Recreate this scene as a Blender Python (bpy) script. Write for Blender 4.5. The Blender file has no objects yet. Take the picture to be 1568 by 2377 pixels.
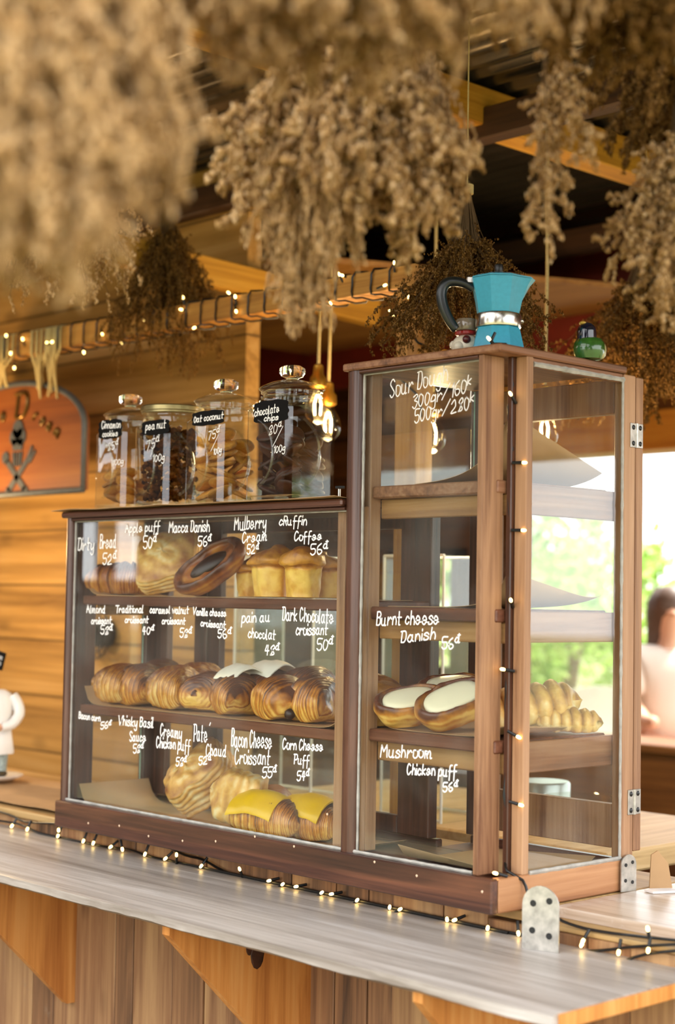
import bpy, bmesh, math, random
import numpy as np
from mathutils import Vector, Matrix, noise

# ---------------------------------------------------------------- camera, world, lights, exposure
sc = bpy.context.scene
COL = sc.collection
CAM = np.array([2.0231, -2.3417, 0.5982])
YAW, PITCH, ROLL = np.radians([46.5211, 3.0919, -0.964])
FPX = 3709.53                                   # focal length in pixels of the 1568 x 2377 frame
_fw = np.array([-np.sin(YAW) * np.cos(PITCH), np.cos(YAW) * np.cos(PITCH), np.sin(PITCH)])
_r = np.array([np.cos(YAW), np.sin(YAW), 0.0])
_u = np.cross(_r, _fw)
RIGHT = _r * np.cos(ROLL) - _u * np.sin(ROLL)
UP = _u * np.cos(ROLL) + _r * np.sin(ROLL)
cd = bpy.data.cameras.new('camera')
cd.sensor_fit = 'HORIZONTAL'
cd.sensor_width = 24.0
cd.lens = FPX / 1568 * 24.0
cd.clip_start, cd.clip_end = 0.05, 200
cd.dof.use_dof = True
cd.dof.focus_distance = 3.5
cd.dof.aperture_fstop = 2.4
cam = bpy.data.objects.new('camera', cd)
COL.objects.link(cam)
cam.matrix_world = Matrix(((RIGHT[0], UP[0], -_fw[0], CAM[0]), (RIGHT[1], UP[1], -_fw[1], CAM[1]),
                           (RIGHT[2], UP[2], -_fw[2], CAM[2]), (0, 0, 0, 1)))
sc.camera = cam

w = bpy.data.worlds.new('overcast_sky')
sc.world = w
w.use_nodes = True
bg = w.node_tree.nodes['Background']
bg.inputs[0].default_value = (0.97, 0.985, 1.0, 1)
bg.inputs[1].default_value = 1.6
sd = bpy.data.lights.new('sun', 'SUN')
sd.energy = 5.0
sd.angle = math.radians(6)
sd.color = (1.0, 0.94, 0.82)
sun = bpy.data.objects.new('sun', sd)
COL.objects.link(sun)
sun.rotation_euler = (math.radians(-24), math.radians(10), 0)
sc.view_settings.view_transform = 'Standard'
sc.view_settings.look = 'None'
sc.view_settings.exposure = 1.4
sc.view_settings.gamma = 1
sc.view_settings.use_curve_mapping = False
cy = sc.cycles
cy.max_bounces = 9
cy.diffuse_bounces = 4
cy.glossy_bounces = 4
cy.transmission_bounces = 8
cy.transparent_max_bounces = 40
cy.caustics_reflective = False
cy.caustics_refractive = False
cy.sample_clamp_indirect = 4.0


# ---------------------------------------------------------------- pixel of the photograph -> point in the place
def at(px, py, **k):
    """The point seen at a pixel of the photograph that lies in the plane x=, y= or z= value."""
    a, v = k.popitem()
    i = 'xyz'.index(a)
    d = _fw * FPX + RIGHT * (px - 784) - UP * (py - 1188.5)
    return Vector(CAM + d * (v - CAM[i]) / d[i])


def along(px, py, depth):
    d = _fw * FPX + RIGHT * (px - 784) - UP * (py - 1188.5)
    return Vector(CAM + d / FPX * depth)


def depth_of(p):
    return float((np.array(p) - CAM) @ _fw)


# ---------------------------------------------------------------- object helpers
def empty(name, loc, label=None, cat=None, group=None, rotz=0.0):
    o = bpy.data.objects.new(name, None)
    COL.objects.link(o)
    o.location = loc
    o.rotation_euler = (0, 0, rotz)
    o.empty_display_size = 0.02
    tag(o, label, cat, group)
    return o


def tag(o, label=None, cat=None, group=None, kind=None):
    if label: o['label'] = label
    if cat: o['category'] = cat
    if group: o['group'] = group
    if kind: o['kind'] = kind
    return o


def basis(o):
    m = Matrix.LocRotScale(o.location, o.rotation_euler, o.scale)
    return basis(o.parent) @ o.matrix_parent_inverse @ m if o.parent else m


def link(name, me, mats, parent=None, local=False, smooth=None):
    """One mesh object. World coordinates unless local=True (then in the parent's own frame)."""
    o = bpy.data.objects.new(name, me)
    COL.objects.link(o)
    for m in (mats if isinstance(mats, (list, tuple)) else [mats]):
        me.materials.append(m)
    if smooth is not None:
        for p in me.polygons: p.use_smooth = True
        if smooth < 180:
            me.set_sharp_from_angle(angle=math.radians(smooth))
    if parent is not None:
        o.parent = parent
        if not local:
            o.matrix_parent_inverse = basis(parent).inverted()
    return o


def obj(name, bm, mats, parent=None, local=False, smooth=35, recalc=True):
    me = bpy.data.meshes.new(name)
    if recalc:
        bmesh.ops.recalc_face_normals(bm, faces=bm.faces[:])
    bm.to_mesh(me)
    bm.free()
    return link(name, me, mats, parent, local, smooth)


def raw(name, V, F, mats, parent=None, local=False, smooth=180, attrs=None, mi=None):
    me = bpy.data.meshes.new(name)
    V = np.asarray(V, dtype=np.float32)
    if isinstance(F, np.ndarray):
        n, k = F.shape
        me.vertices.add(len(V)); me.vertices.foreach_set('co', V.ravel())
        me.loops.add(n * k); me.loops.foreach_set('vertex_index', F.ravel().astype(np.int32))
        me.polygons.add(n); me.polygons.foreach_set('loop_start', np.arange(0, n * k, k, dtype=np.int32))
        me.update(calc_edges=True)
    else:
        me.from_pydata(V.tolist(), [], F)
    for k, v in (attrs or {}).items():
        a = me.attributes.new(k, 'FLOAT', 'POINT')
        a.data.foreach_set('value', np.asarray(v, dtype=np.float32))
    o = link(name, me, mats, parent, local, smooth)
    if mi is not None:
        me.polygons.foreach_set('material_index', np.asarray(mi, dtype=np.int32))
    return o


def dup(root, loc, rot=None, label=None, group=None, scale=None):
    """A copy of a thing with copies of its parts and sub-parts; mesh data stays shared."""
    def cp(o, par):
        c = o.copy(); COL.objects.link(c)
        if par is not None: c.parent = par
        for ch in [x for x in COL.objects if x.parent == o]: cp(ch, c)
        return c
    r = cp(root, None)
    r.location = loc
    if rot is not None: r.rotation_euler = rot
    if scale is not None: r.scale = scale
    if label: r['label'] = label
    if group: r['group'] = group
    return r


# ---------------------------------------------------------------- shape helpers (bmesh)
def box(bm, lo, hi, bev=0.0, mi=0, seg=1):
    lo, hi = Vector(lo), Vector(hi)
    r = bmesh.ops.create_cube(bm, size=1.0, matrix=Matrix.Translation((lo + hi) / 2) @ Matrix.Diagonal((*(hi - lo), 1)))
    fs = set(f for v in r['verts'] for f in v.link_faces)
    for f in fs: f.material_index = mi
    if bev > 0:
        es = list(set(e for v in r['verts'] for e in v.link_edges))
        q = bmesh.ops.bevel(bm, geom=es, offset=bev, segments=seg, affect='EDGES', profile=0.5)
        for f in q['faces']: f.material_index = mi


def obox(bm, c, ax, ay, az, half, bev=0.0, mi=0):
    """A box with its own axes."""
    M = Matrix((Vector(ax).normalized(), Vector(ay).normalized(), Vector(az).normalized())).transposed().to_4x4()
    M = Matrix.Translation(c) @ M @ Matrix.Diagonal((2 * half[0], 2 * half[1], 2 * half[2], 1))
    r = bmesh.ops.create_cube(bm, size=1.0, matrix=M)
    for f in set(f for v in r['verts'] for f in v.link_faces): f.material_index = mi
    if bev > 0:
        es = list(set(e for v in r['verts'] for e in v.link_edges))
        q = bmesh.ops.bevel(bm, geom=es, offset=bev, segments=1, affect='EDGES', profile=0.5)
        for f in q['faces']: f.material_index = mi


def tube(bm, pts, rad, n=8, cap=True, mi=0):
    pts = [Vector(p) for p in pts]
    rs = rad if isinstance(rad, (list, tuple)) else [rad] * len(pts)
    T = [(pts[min(i + 1, len(pts) - 1)] - pts[max(i - 1, 0)]).normalized() for i in range(len(pts))]
    ref = Vector((0, 0, 1)) if abs(T[0].z) < 0.9 else Vector((1, 0, 0))
    a = T[0].cross(ref).normalized()
    rings = []
    for p, t, r in zip(pts, T, rs):
        a = (a - t * a.dot(t))
        a = a.normalized() if a.length > 1e-6 else t.orthogonal().normalized()
        b = t.cross(a)
        rings.append([bm.verts.new(p + (a * math.cos(2 * math.pi * k / n) + b * math.sin(2 * math.pi * k / n)) * r) for k in range(n)])
    for r0, r1 in zip(rings, rings[1:]):
        for k in range(n):
            f = bm.faces.new((r0[k], r0[(k + 1) % n], r1[(k + 1) % n], r1[k])); f.material_index = mi
    if cap:
        for r in (rings[0][::-1], rings[-1]):
            f = bm.faces.new(r); f.material_index = mi


def loft(bm, rings, closed=True, cap0=True, cap1=True, mi=0):
    R = [[bm.verts.new(p) for p in r] for r in rings]
    n = len(R[0])
    for a, b in zip(R, R[1:]):
        for k in range(n if closed else n - 1):
            f = bm.faces.new((a[k], a[(k + 1) % n], b[(k + 1) % n], b[k])); f.material_index = mi
    if cap0: bm.faces.new(R[0][::-1]).material_index = mi
    if cap1: bm.faces.new(R[-1]).material_index = mi


def lathe(bm, prof, n=28, c=(0, 0, 0), mi=0, cap0=True, cap1=True, sq=None, rot=0.0):
    """Profile [(radius, z)]; sq gives the cross-section (angle -> factor)."""
    c = Vector(c)
    rings = []
    for r, z in prof:
        rings.append([c + Vector((math.cos(2 * math.pi * k / n + rot), math.sin(2 * math.pi * k / n + rot), 0)) * max(r, 1e-4) * (sq(2 * math.pi * k / n) if sq else 1) + Vector((0, 0, z)) for k in range(n)])
    loft(bm, rings, True, cap0, cap1, mi)


def ball(bm, c, r, sub=2, sc_=(1, 1, 1), mi=0):
    q = bmesh.ops.create_icosphere(bm, subdivisions=sub, radius=1.0, matrix=Matrix.Translation(c) @ Matrix.Diagonal((r * sc_[0], r * sc_[1], r * sc_[2], 1)))
    for f in set(f for v in q['verts'] for f in v.link_faces): f.material_index = mi


def prism(bm, poly, origin, U, V, N, th, mi=0):
    """A flat outline (2D points along U, V) given a thickness th along N."""
    origin, U, V, N = Vector(origin), Vector(U), Vector(V), Vector(N)
    a = [bm.verts.new(origin + U * x + V * y) for x, y in poly]
    b = [bm.verts.new(origin + U * x + V * y + N * th) for x, y in poly]
    n = len(poly)
    bm.faces.new(a[::-1]).material_index = mi
    bm.faces.new(b).material_index = mi
    for k in range(n):
        bm.faces.new((a[k], a[(k + 1) % n], b[(k + 1) % n], b[k])).material_index = mi


def catmull(P, sub=4, closed=False):
    P = [np.array(p, float) for p in P]
    if len(P) < 3: return P
    out = []
    n = len(P)
    for i in range(n if closed else n - 1):
        p1, p2 = P[i], P[(i + 1) % n]
        p0 = P[(i - 1) % n] if closed or i > 0 else 2 * p1 - p2
        p3 = P[(i + 2) % n] if closed or i + 2 < n else 2 * p2 - p1
        for s in range(sub):
            t = s / sub
            out.append(0.5 * ((2 * p1) + (-p0 + p2) * t + (2 * p0 - 5 * p1 + 4 * p2 - p3) * t * t + (-p0 + 3 * p1 - 3 * p2 + p3) * t ** 3))
    if not closed: out.append(P[-1])
    return out


def fbm(V, scale, oct=3, seed=0.0):
    return np.array([noise.fractal(Vector(v) * scale + Vector((seed, seed * .7, -seed)), 1.0, 2.0, oct) for v in V])


# ---------------------------------------------------------------- materials
def nt(name):
    m = bpy.data.materials.new(name)
    m.use_nodes = True
    t = m.node_tree
    for n in list(t.nodes): t.nodes.remove(n)
    out = t.nodes.new('ShaderNodeOutputMaterial')
    return m, t, out


def add(t, typ, **kw):
    n = t.nodes.new(typ)
    for k, v in kw.items():
        if isinstance(k, str) and hasattr(n, k): setattr(n, k, v)
    return n


def ramp(t, stops, fac=None, interp='LINEAR'):
    r = t.nodes.new('ShaderNodeValToRGB')
    r.color_ramp.interpolation = interp
    e = r.color_ramp.elements
    while len(e) < len(stops): e.new(0.5)
    for s, (p, c) in zip(e, stops):
        s.position = p
        s.color = (*c, 1)
    if fac is not None: t.links.new(fac, r.inputs[0])
    return r


def srgb(h):
    v = [int(h[i:i + 2], 16) / 255 for i in (0, 2, 4)]
    return tuple(x / 12.92 if x <= 0.04045 else ((x + 0.055) / 1.055) ** 2.4 for x in v)


def plain(name, col, rough=0.6, metal=0.0, spec=0.5, var=0.0, vscale=20.0, bump=0.0, coat=0.0, emit=None, estr=0.0, sub=0.0):
    m, t, out = nt(name)
    b = t.nodes.new('ShaderNodeBsdfPrincipled')
    t.links.new(b.outputs[0], out.inputs[0])
    b.inputs['Base Color'].default_value = (*col, 1)
    b.inputs['Roughness'].default_value = rough
    b.inputs['Metallic'].default_value = metal
    b.inputs['Specular IOR Level'].default_value = spec
    b.inputs['Coat Weight'].default_value = coat
    if emit:
        b.inputs['Emission Color'].default_value = (*emit, 1)
        b.inputs['Emission Strength'].default_value = estr
    if var > 0 or bump > 0:
        tc = t.nodes.new('ShaderNodeTexCoord')
        n = add(t, 'ShaderNodeTexNoise'); n.inputs['Scale'].default_value = vscale; n.inputs['Detail'].default_value = 6
        t.links.new(tc.outputs['Object'], n.inputs['Vector'])
        if var > 0:
            lo = tuple(c * (1 - var) for c in col); hi = tuple(min(1, c * (1 + var)) for c in col)
            r = ramp(t, [(0.3, lo), (0.7, hi)], n.outputs['Fac'])
            t.links.new(r.outputs[0], b.inputs['Base Color'])
        if bump > 0:
            bp = t.nodes.new('ShaderNodeBump'); bp.inputs['Strength'].default_value = bump; bp.inputs['Distance'].default_value = 0.004
            t.links.new(n.outputs['Fac'], bp.inputs['Height']); t.links.new(bp.outputs[0], b.inputs['Normal'])
    return m


def wood(name, dark, mid, light, axis='Z', rough=0.55, spec=0.4, grain=1.0, island=False, planks=None, knots=0.0, wear=None, bump=0.25, coat=0.0):
    """Wood with the grain along an axis. island: every loose plank gets a tone of its own. planks=(axis, width): board joints."""
    m, t, out = nt(name)
    L = t.links.new
    b = t.nodes.new('ShaderNodeBsdfPrincipled')
    L(b.outputs[0], out.inputs[0])
    b.inputs['Roughness'].default_value = rough
    b.inputs['Specular IOR Level'].default_value = spec
    b.inputs['Coat Weight'].default_value = coat
    tc = t.nodes.new('ShaderNodeTexCoord')
    oi = t.nodes.new('ShaderNodeObjectInfo')
    off = t.nodes.new('ShaderNodeVectorMath'); off.operation = 'MULTIPLY_ADD'
    cmb = t.nodes.new('ShaderNodeCombineXYZ')
    rnd = oi.outputs['Random']
    if island:
        g = t.nodes.new('ShaderNodeNewGeometry')
        rnd = g.outputs['Random Per Island']
    for i in range(3): L(rnd, cmb.inputs[i])
    L(cmb.outputs[0], off.inputs[0]); off.inputs[1].default_value = (7.3, 3.1, 5.7); L(tc.outputs['Object'], off.inputs[2])
    mp = t.nodes.new('ShaderNodeMapping')
    L(off.outputs[0], mp.inputs[0])
    s = [22.0 * grain] * 3
    s['XYZ'.index(axis)] = 1.3 * grain
    mp.inputs['Scale'].default_value = s
    n1 = t.nodes.new('ShaderNodeTexNoise'); n1.inputs['Scale'].default_value = 1.0; n1.inputs['Detail'].default_value = 7; n1.inputs['Roughness'].default_value = 0.62
    n1.inputs['Distortion'].default_value = 0.7
    L(mp.outputs[0], n1.inputs['Vector'])
    mp2 = t.nodes.new('ShaderNodeMapping'); L(off.outputs[0], mp2.inputs[0])
    s2 = [120.0 * grain] * 3; s2['XYZ'.index(axis)] = 3.0 * grain
    mp2.inputs['Scale'].default_value = s2
    n2 = t.nodes.new('ShaderNodeTexNoise'); n2.inputs['Scale'].default_value = 1.0; n2.inputs['Detail'].default_value = 3
    L(mp2.outputs[0], n2.inputs['Vector'])
    mx = t.nodes.new('ShaderNodeMath'); mx.operation = 'MULTIPLY_ADD'
    L(n2.outputs['Fac'], mx.inputs[0]); mx.inputs[1].default_value = 0.35; L(n1.outputs['Fac'], mx.inputs[2])
    sub = t.nodes.new('ShaderNodeMath'); sub.operation = 'SUBTRACT'; L(mx.outputs[0], sub.inputs[0]); sub.inputs[1].default_value = 0.17
    fac = sub.outputs[0]
    sh = t.nodes.new('ShaderNodeMath'); sh.operation = 'MULTIPLY_ADD'
    L(rnd, sh.inputs[0]); sh.inputs[1].default_value = 0.34 if island else 0.12; L(fac, sh.inputs[2])
    s3 = t.nodes.new('ShaderNodeMath'); s3.operation = 'SUBTRACT'; L(sh.outputs[0], s3.inputs[0]); s3.inputs[1].default_value = 0.17 if island else 0.06
    fac = s3.outputs[0]
    r = ramp(t, [(0.25, dark), (0.5, mid), (0.78, light)], fac)
    col = r.outputs[0]
    if knots > 0:
        vo = t.nodes.new('ShaderNodeTexVoronoi'); vo.inputs['Scale'].default_value = 1.0
        mk = t.nodes.new('ShaderNodeMapping'); L(off.outputs[0], mk.inputs[0])
        sk = [5.5] * 3; sk['XYZ'.index(axis)] = 2.6
        mk.inputs['Scale'].default_value = sk; L(mk.outputs[0], vo.inputs['Vector'])
        kr = ramp(t, [(0.0, (1, 1, 1)), (0.10, (0.7, .7, .7)), (0.2, (0, 0, 0))], vo.outputs['Distance'])
        mk2 = t.nodes.new('ShaderNodeMath'); mk2.operation = 'MULTIPLY'; L(kr.outputs[0], mk2.inputs[0]); mk2.inputs[1].default_value = knots
        mm = t.nodes.new('ShaderNodeMixRGB'); L(mk2.outputs[0], mm.inputs[0]); L(col, mm.inputs[1]); mm.inputs[2].default_value = (*[c * .35 for c in dark], 1)
        col = mm.outputs[0]
    if planks:
        ax, wd = planks
        sp = t.nodes.new('ShaderNodeSeparateXYZ'); L(tc.outputs['Object'], sp.inputs[0])
        md = t.nodes.new('ShaderNodeMath'); md.operation = 'PINGPONG'; L(sp.outputs['XYZ'.index(ax)], md.inputs[0]); md.inputs[1].default_value = wd / 2
        jr = ramp(t, [(0.0, (1, 1, 1)), (0.03, (0, 0, 0))], None)
        dv = t.nodes.new('ShaderNodeMath'); dv.operation = 'DIVIDE'; L(md.outputs[0], dv.inputs[0]); dv.inputs[1].default_value = wd
        L(dv.outputs[0], jr.inputs[0])
        mj = t.nodes.new('ShaderNodeMixRGB'); L(jr.outputs[0], mj.inputs[0]); L(col, mj.inputs[1]); mj.inputs[2].default_value = (*[c * .25 for c in dark], 1)
        col = mj.outputs[0]
    if wear:
        nw = t.nodes.new('ShaderNodeTexNoise'); nw.inputs['Scale'].default_value = wear[2]; nw.inputs['Detail'].default_value = 9; nw.inputs['Roughness'].default_value = 0.75
        L(off.outputs[0], nw.inputs['Vector'])
        wr = ramp(t, [(wear[1], (0, 0, 0)), (wear[1] + 0.12, (1, 1, 1))], nw.outputs['Fac'])
        mw = t.nodes.new('ShaderNodeMixRGB'); L(wr.outputs[0], mw.inputs[0]); L(col, mw.inputs[1]); mw.inputs[2].default_value = (*wear[0], 1)
        col = mw.outputs[0]
    L(col, b.inputs['Base Color'])
    bp = t.nodes.new('ShaderNodeBump'); bp.inputs['Strength'].default_value = bump; bp.inputs['Distance'].default_value = 0.003
    L(mx.outputs[0], bp.inputs['Height']); L(bp.outputs[0], b.inputs['Normal'])
    return m


def pane_glass(name, tint=(0.97, 0.99, 0.975), ior=1.5, rough=0.0, dust=0.0):
    """Flat window glass: what lies behind it plus a Fresnel reflection, and a little dust."""
    m, t, out = nt(name)
    L = t.links.new
    tr = t.nodes.new('ShaderNodeBsdfTransparent'); tr.inputs[0].default_value = (*tint, 1)
    gl = t.nodes.new('ShaderNodeBsdfGlossy'); gl.inputs['Roughness'].default_value = rough; gl.inputs[0].default_value = (1, 1, 1, 1)
    fr = t.nodes.new('ShaderNodeFresnel')
    ge = t.nodes.new('ShaderNodeNewGeometry')          # same reflectance from both sides of the sheet
    im = t.nodes.new('ShaderNodeMath'); im.operation = 'MULTIPLY_ADD'
    L(ge.outputs['Backfacing'], im.inputs[0]); im.inputs[1].default_value = 1 / ior - ior; im.inputs[2].default_value = ior
    L(im.outputs[0], fr.inputs[0])
    mx = t.nodes.new('ShaderNodeMixShader')
    L(fr.outputs[0], mx.inputs[0]); L(tr.outputs[0], mx.inputs[1]); L(gl.outputs[0], mx.inputs[2])
    o = mx.outputs[0]
    if dust > 0:
        tc = t.nodes.new('ShaderNodeTexCoord')
        n = t.nodes.new('ShaderNodeTexNoise'); n.inputs['Scale'].default_value = 6; n.inputs['Detail'].default_value = 8
        L(tc.outputs['Object'], n.inputs['Vector'])
        r = ramp(t, [(0.4, (0, 0, 0)), (0.9, (dust, dust, dust))], n.outputs['Fac'])
        df = t.nodes.new('ShaderNodeBsdfDiffuse'); df.inputs[0].default_value = (0.8, 0.76, 0.7, 1)
        m2 = t.nodes.new('ShaderNodeMixShader'); L(r.outputs[0], m2.inputs[0]); L(o, m2.inputs[1]); L(df.outputs[0], m2.inputs[2])
        o = m2.outputs[0]
    L(o, out.inputs[0])
    return m


def pastry(name, pale, gold, brown, rough=0.38, scale=60.0, coat=0.25, speck=None):
    """Baked dough: the mesh attribute 'bake' says how brown it is."""
    m, t, out = nt(name)
    L = t.links.new
    b = t.nodes.new('ShaderNodeBsdfPrincipled'); L(b.outputs[0], out.inputs[0])
    b.inputs['Roughness'].default_value = rough
    b.inputs['Coat Weight'].default_value = coat
    b.inputs['Coat Roughness'].default_value = 0.3
    b.inputs['Subsurface Weight'].default_value = 0.0
    a = t.nodes.new('ShaderNodeAttribute'); a.attribute_name = 'bake'
    tc = t.nodes.new('ShaderNodeTexCoord')
    n = t.nodes.new('ShaderNodeTexNoise'); n.inputs['Scale'].default_value = scale; n.inputs['Detail'].default_value = 6; n.inputs['Roughness'].default_value = 0.65
    L(tc.outputs['Object'], n.inputs['Vector'])
    n3 = t.nodes.new('ShaderNodeTexNoise'); n3.inputs['Scale'].default_value = scale * .25; n3.inputs['Detail'].default_value = 3
    L(tc.outputs['Object'], n3.inputs['Vector'])
    av = t.nodes.new('ShaderNodeMath'); av.operation = 'ADD'; L(n.outputs['Fac'], av.inputs[0]); L(n3.outputs['Fac'], av.inputs[1])
    ma = t.nodes.new('ShaderNodeMath'); ma.operation = 'MULTIPLY_ADD'; L(av.outputs[0], ma.inputs[0]); ma.inputs[1].default_value = 0.5; L(a.outputs['Fac'], ma.inputs[2])
    su = t.nodes.new('ShaderNodeMath'); su.operation = 'SUBTRACT'; L(ma.outputs[0], su.inputs[0]); su.inputs[1].default_value = 0.5
    r = ramp(t, [(-0.0, pale), (0.36, gold), (0.82, brown)], su.outputs[0])
    col = r.outputs[0]
    if speck:
        v = t.nodes.new('ShaderNodeTexNoise'); v.inputs['Scale'].default_value = speck[2]; v.inputs['Detail'].default_value = 2
        L(tc.outputs['Object'], v.inputs['Vector'])
        vr = ramp(t, [(speck[1], (0, 0, 0)), (speck[1] + .06, (1, 1, 1))], v.outputs['Fac'])
        a2 = t.nodes.new('ShaderNodeAttribute'); a2.attribute_name = 'crumb'
        vm = t.nodes.new('ShaderNodeMath'); vm.operation = 'MULTIPLY'; L(vr.outputs[0], vm.inputs[0]); L(a2.outputs['Fac'], vm.inputs[1])
        mm = t.nodes.new('ShaderNodeMixRGB'); L(vm.outputs[0], mm.inputs[0]); L(col, mm.inputs[1]); mm.inputs[2].default_value = (*speck[0], 1)
        col = mm.outputs[0]
    L(col, b.inputs['Base Color'])
    bp = t.nodes.new('ShaderNodeBump'); bp.inputs['Strength'].default_value = 0.35; bp.inputs['Distance'].default_value = 0.003
    L(n.outputs['Fac'], bp.inputs['Height']); L(bp.outputs[0], b.inputs['Normal'])
    return m


def dried(name, lo, mid, hi):
    m, t, out = nt(name)
    L = t.links.new
    g = t.nodes.new('ShaderNodeNewGeometry')
    r = ramp(t, [(0.0, lo), (0.5, mid), (1.0, hi)], g.outputs['Random Per Island'])
    d = t.nodes.new('ShaderNodeBsdfDiffuse'); tl = t.nodes.new('ShaderNodeBsdfTranslucent')
    L(r.outputs[0], d.inputs[0]); L(r.outputs[0], tl.inputs[0])
    mx = t.nodes.new('ShaderNodeMixShader'); mx.inputs[0].default_value = 0.3
    L(d.outputs[0], mx.inputs[1]); L(tl.outputs[0], mx.inputs[2]); L(mx.outputs[0], out.inputs[0])
    return m


def lamp_glow(name, col, strength):
    m, t, out = nt(name)
    e = t.nodes.new('ShaderNodeEmission'); e.inputs[0].default_value = (*col, 1); e.inputs[1].default_value = strength
    t.links.new(e.outputs[0], out.inputs[0])
    return m


S = srgb
M = {}
M['frame'] = wood('frame_wood', S('28140d'), S('482a1d'), S('6e4836'), 'Z', rough=0.36, spec=0.5, coat=0.15)
M['frame_x'] = wood('frame_wood_x', S('24110a'), S('46271a'), S('70442e'), 'X', rough=0.38, spec=0.5, coat=0.15)
M['frame_y'] = wood('frame_wood_y', S('4e3020'), S('8a5e42'), S('ab8060'), 'Y', rough=0.45, spec=0.4)  # lighter tone: side daylight painted into the end-facing boards
M['frame_lit'] = wood('frame_wood_lit', S('6e4830'), S('a47a58'), S('bf9672'), 'Z', rough=0.5, spec=0.35)  # lit copy of the frame wood, daylight on end-facing sides painted in
M['putty'] = plain('glazing_putty', S('a8a39a'), 0.5, var=0.25, vscale=40, bump=0.3)
M['plinth_end'] = wood('plinth_end_wood', S('7c4c2e'), S('a8744c'), S('c08e64'), 'Y', rough=0.45, spec=0.4)  # paler than the plinth front: daylight on the end face painted in
M['shelfw'] = wood('shelf_wood', S('3c2014'), S('5e3624'), S('845640'), 'X', rough=0.4, spec=0.45)
M['batten'] = wood('batten_wood', S('7c5530'), S('a87c4c'), S('c49a68'), 'X', rough=0.55)
M['glass'] = pane_glass('cabinet_glass', dust=0.05)
M['gedge'] = plain('glass_edge', S('9fc4b0'), 0.12, spec=0.8, var=0.2, vscale=30)
M['white'] = plain('white_marker', S('f4eeea'), 0.6)
M['plank'] = wood('counter_planks', S('4a3424'), S('8a6242'), S('b48c60'), 'Z', rough=0.6, island=True, knots=0.55, grain=0.8, wear=(S('8a7560'), 0.63, 4.0))
M['bracket'] = wood('bracket_wood', S('a8652e'), S('d08b46'), S('e2a865'), 'Z', rough=0.5, knots=0.5, grain=0.9)
M['ledge'] = wood('ledge_wood', S('857a70'), S('b0a69d'), S('d0cac5'), 'X', rough=0.40, spec=0.5, grain=0.9, wear=(S('8d8172'), 0.62, 9.0), bump=0.5)
M['counter'] = wood('counter_wood', S('8a6a3e'), S('b08d5a'), S('c9aa78'), 'X', rough=0.5, wear=(S('dcc9a4'), 0.62, 5.0))
M['flap'] = wood('flap_wood', S('a08468'), S('cdb8a4'), S('e6dcd2'), 'X', rough=0.3, wear=(S('e4ddd4'), 0.55, 5.0))
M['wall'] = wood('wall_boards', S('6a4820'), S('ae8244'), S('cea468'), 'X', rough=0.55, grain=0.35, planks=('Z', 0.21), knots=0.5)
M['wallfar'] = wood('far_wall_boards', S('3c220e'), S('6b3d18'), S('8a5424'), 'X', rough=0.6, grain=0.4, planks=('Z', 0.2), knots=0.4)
M['beam'] = wood('pine_beam', S('94602a'), S('b98440'), S('d2a25c'), 'X', rough=0.5, grain=1.2)
M['beam_z'] = wood('pine_post', S('94602a'), S('b98440'), S('d2a25c'), 'Z', rough=0.5, grain=1.2)
M['beam_y'] = wood('pine_purlin', S('94641c'), S('bf8a2e'), S('d6a444'), 'Y', rough=0.5)
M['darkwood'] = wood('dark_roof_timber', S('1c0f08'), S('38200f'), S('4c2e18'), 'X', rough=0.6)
M['redpaint'] = plain('red_paint', S('6e2214'), 0.5, var=0.25, vscale=8)
M['plywood'] = wood('plywood', S('6a4420'), S('94662f'), S('ac7e44'), 'X', rough=0.55, grain=0.5)
M['roofmetal'] = plain('roof_sheet', S('6a645c'), 0.24, metal=0.85, var=0.3, vscale=3)
M['kraft'] = plain('kraft_paper', S('b08d66'), 0.7, spec=0.2, var=0.1, vscale=9)
M['black'] = plain('black_plastic', S('0c0b0a'), 0.4)
M['steel'] = plain('galvanised_steel', S('b4afa6'), 0.38, metal=0.8, var=0.25, vscale=60)
M['bulb'] = lamp_glow('fairy_bulb_glow', (1.0, 0.66, 0.20), 5)
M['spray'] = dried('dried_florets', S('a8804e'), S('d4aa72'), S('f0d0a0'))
M['spray_brown_shade'] = dried('dried_florets_brown_shade', S('5e3f20'), S('84602f'), S('a47b48'))  # browner copy of the florets; shade on the rear bunches is painted in
M['stem'] = plain('dried_stem', S('5d4526'), 0.8)
# ---------------------------------------------------------------- the setting
def struct(name, bm, m, smooth=35, label=None):
    o = obj(name, bm, m, smooth=smooth)
    o['kind'] = 'structure'
    return o

FLOORZ = -0.95
bm = bmesh.new(); box(bm, (-9, -2.2, FLOORZ - 0.1), (4.5, 3.6, FLOORZ)); struct('floor', bm, plain('floor_concrete', S('6e6252'), 0.8, var=0.2, vscale=4))
bm = bmesh.new(); box(bm, (-60, -60, FLOORZ - 0.3), (60, 60, FLOORZ - 0.12)); struct('ground', bm, plain('garden_soil', S('6c6a44'), 0.9, var=0.3, vscale=2))
# boarded wall behind the left half of the counter
bm = bmesh.new(); box(bm, (-6.2, 1.06, FLOORZ), (-2.02, 1.12, 2.15)); struct('wall_back', bm, M['wall'])
bm = bmesh.new(); box(bm, (-6.3, -2.2, FLOORZ), (-6.2, 3.3, 2.3)); struct('wall_left', bm, M['wallfar'])
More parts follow.
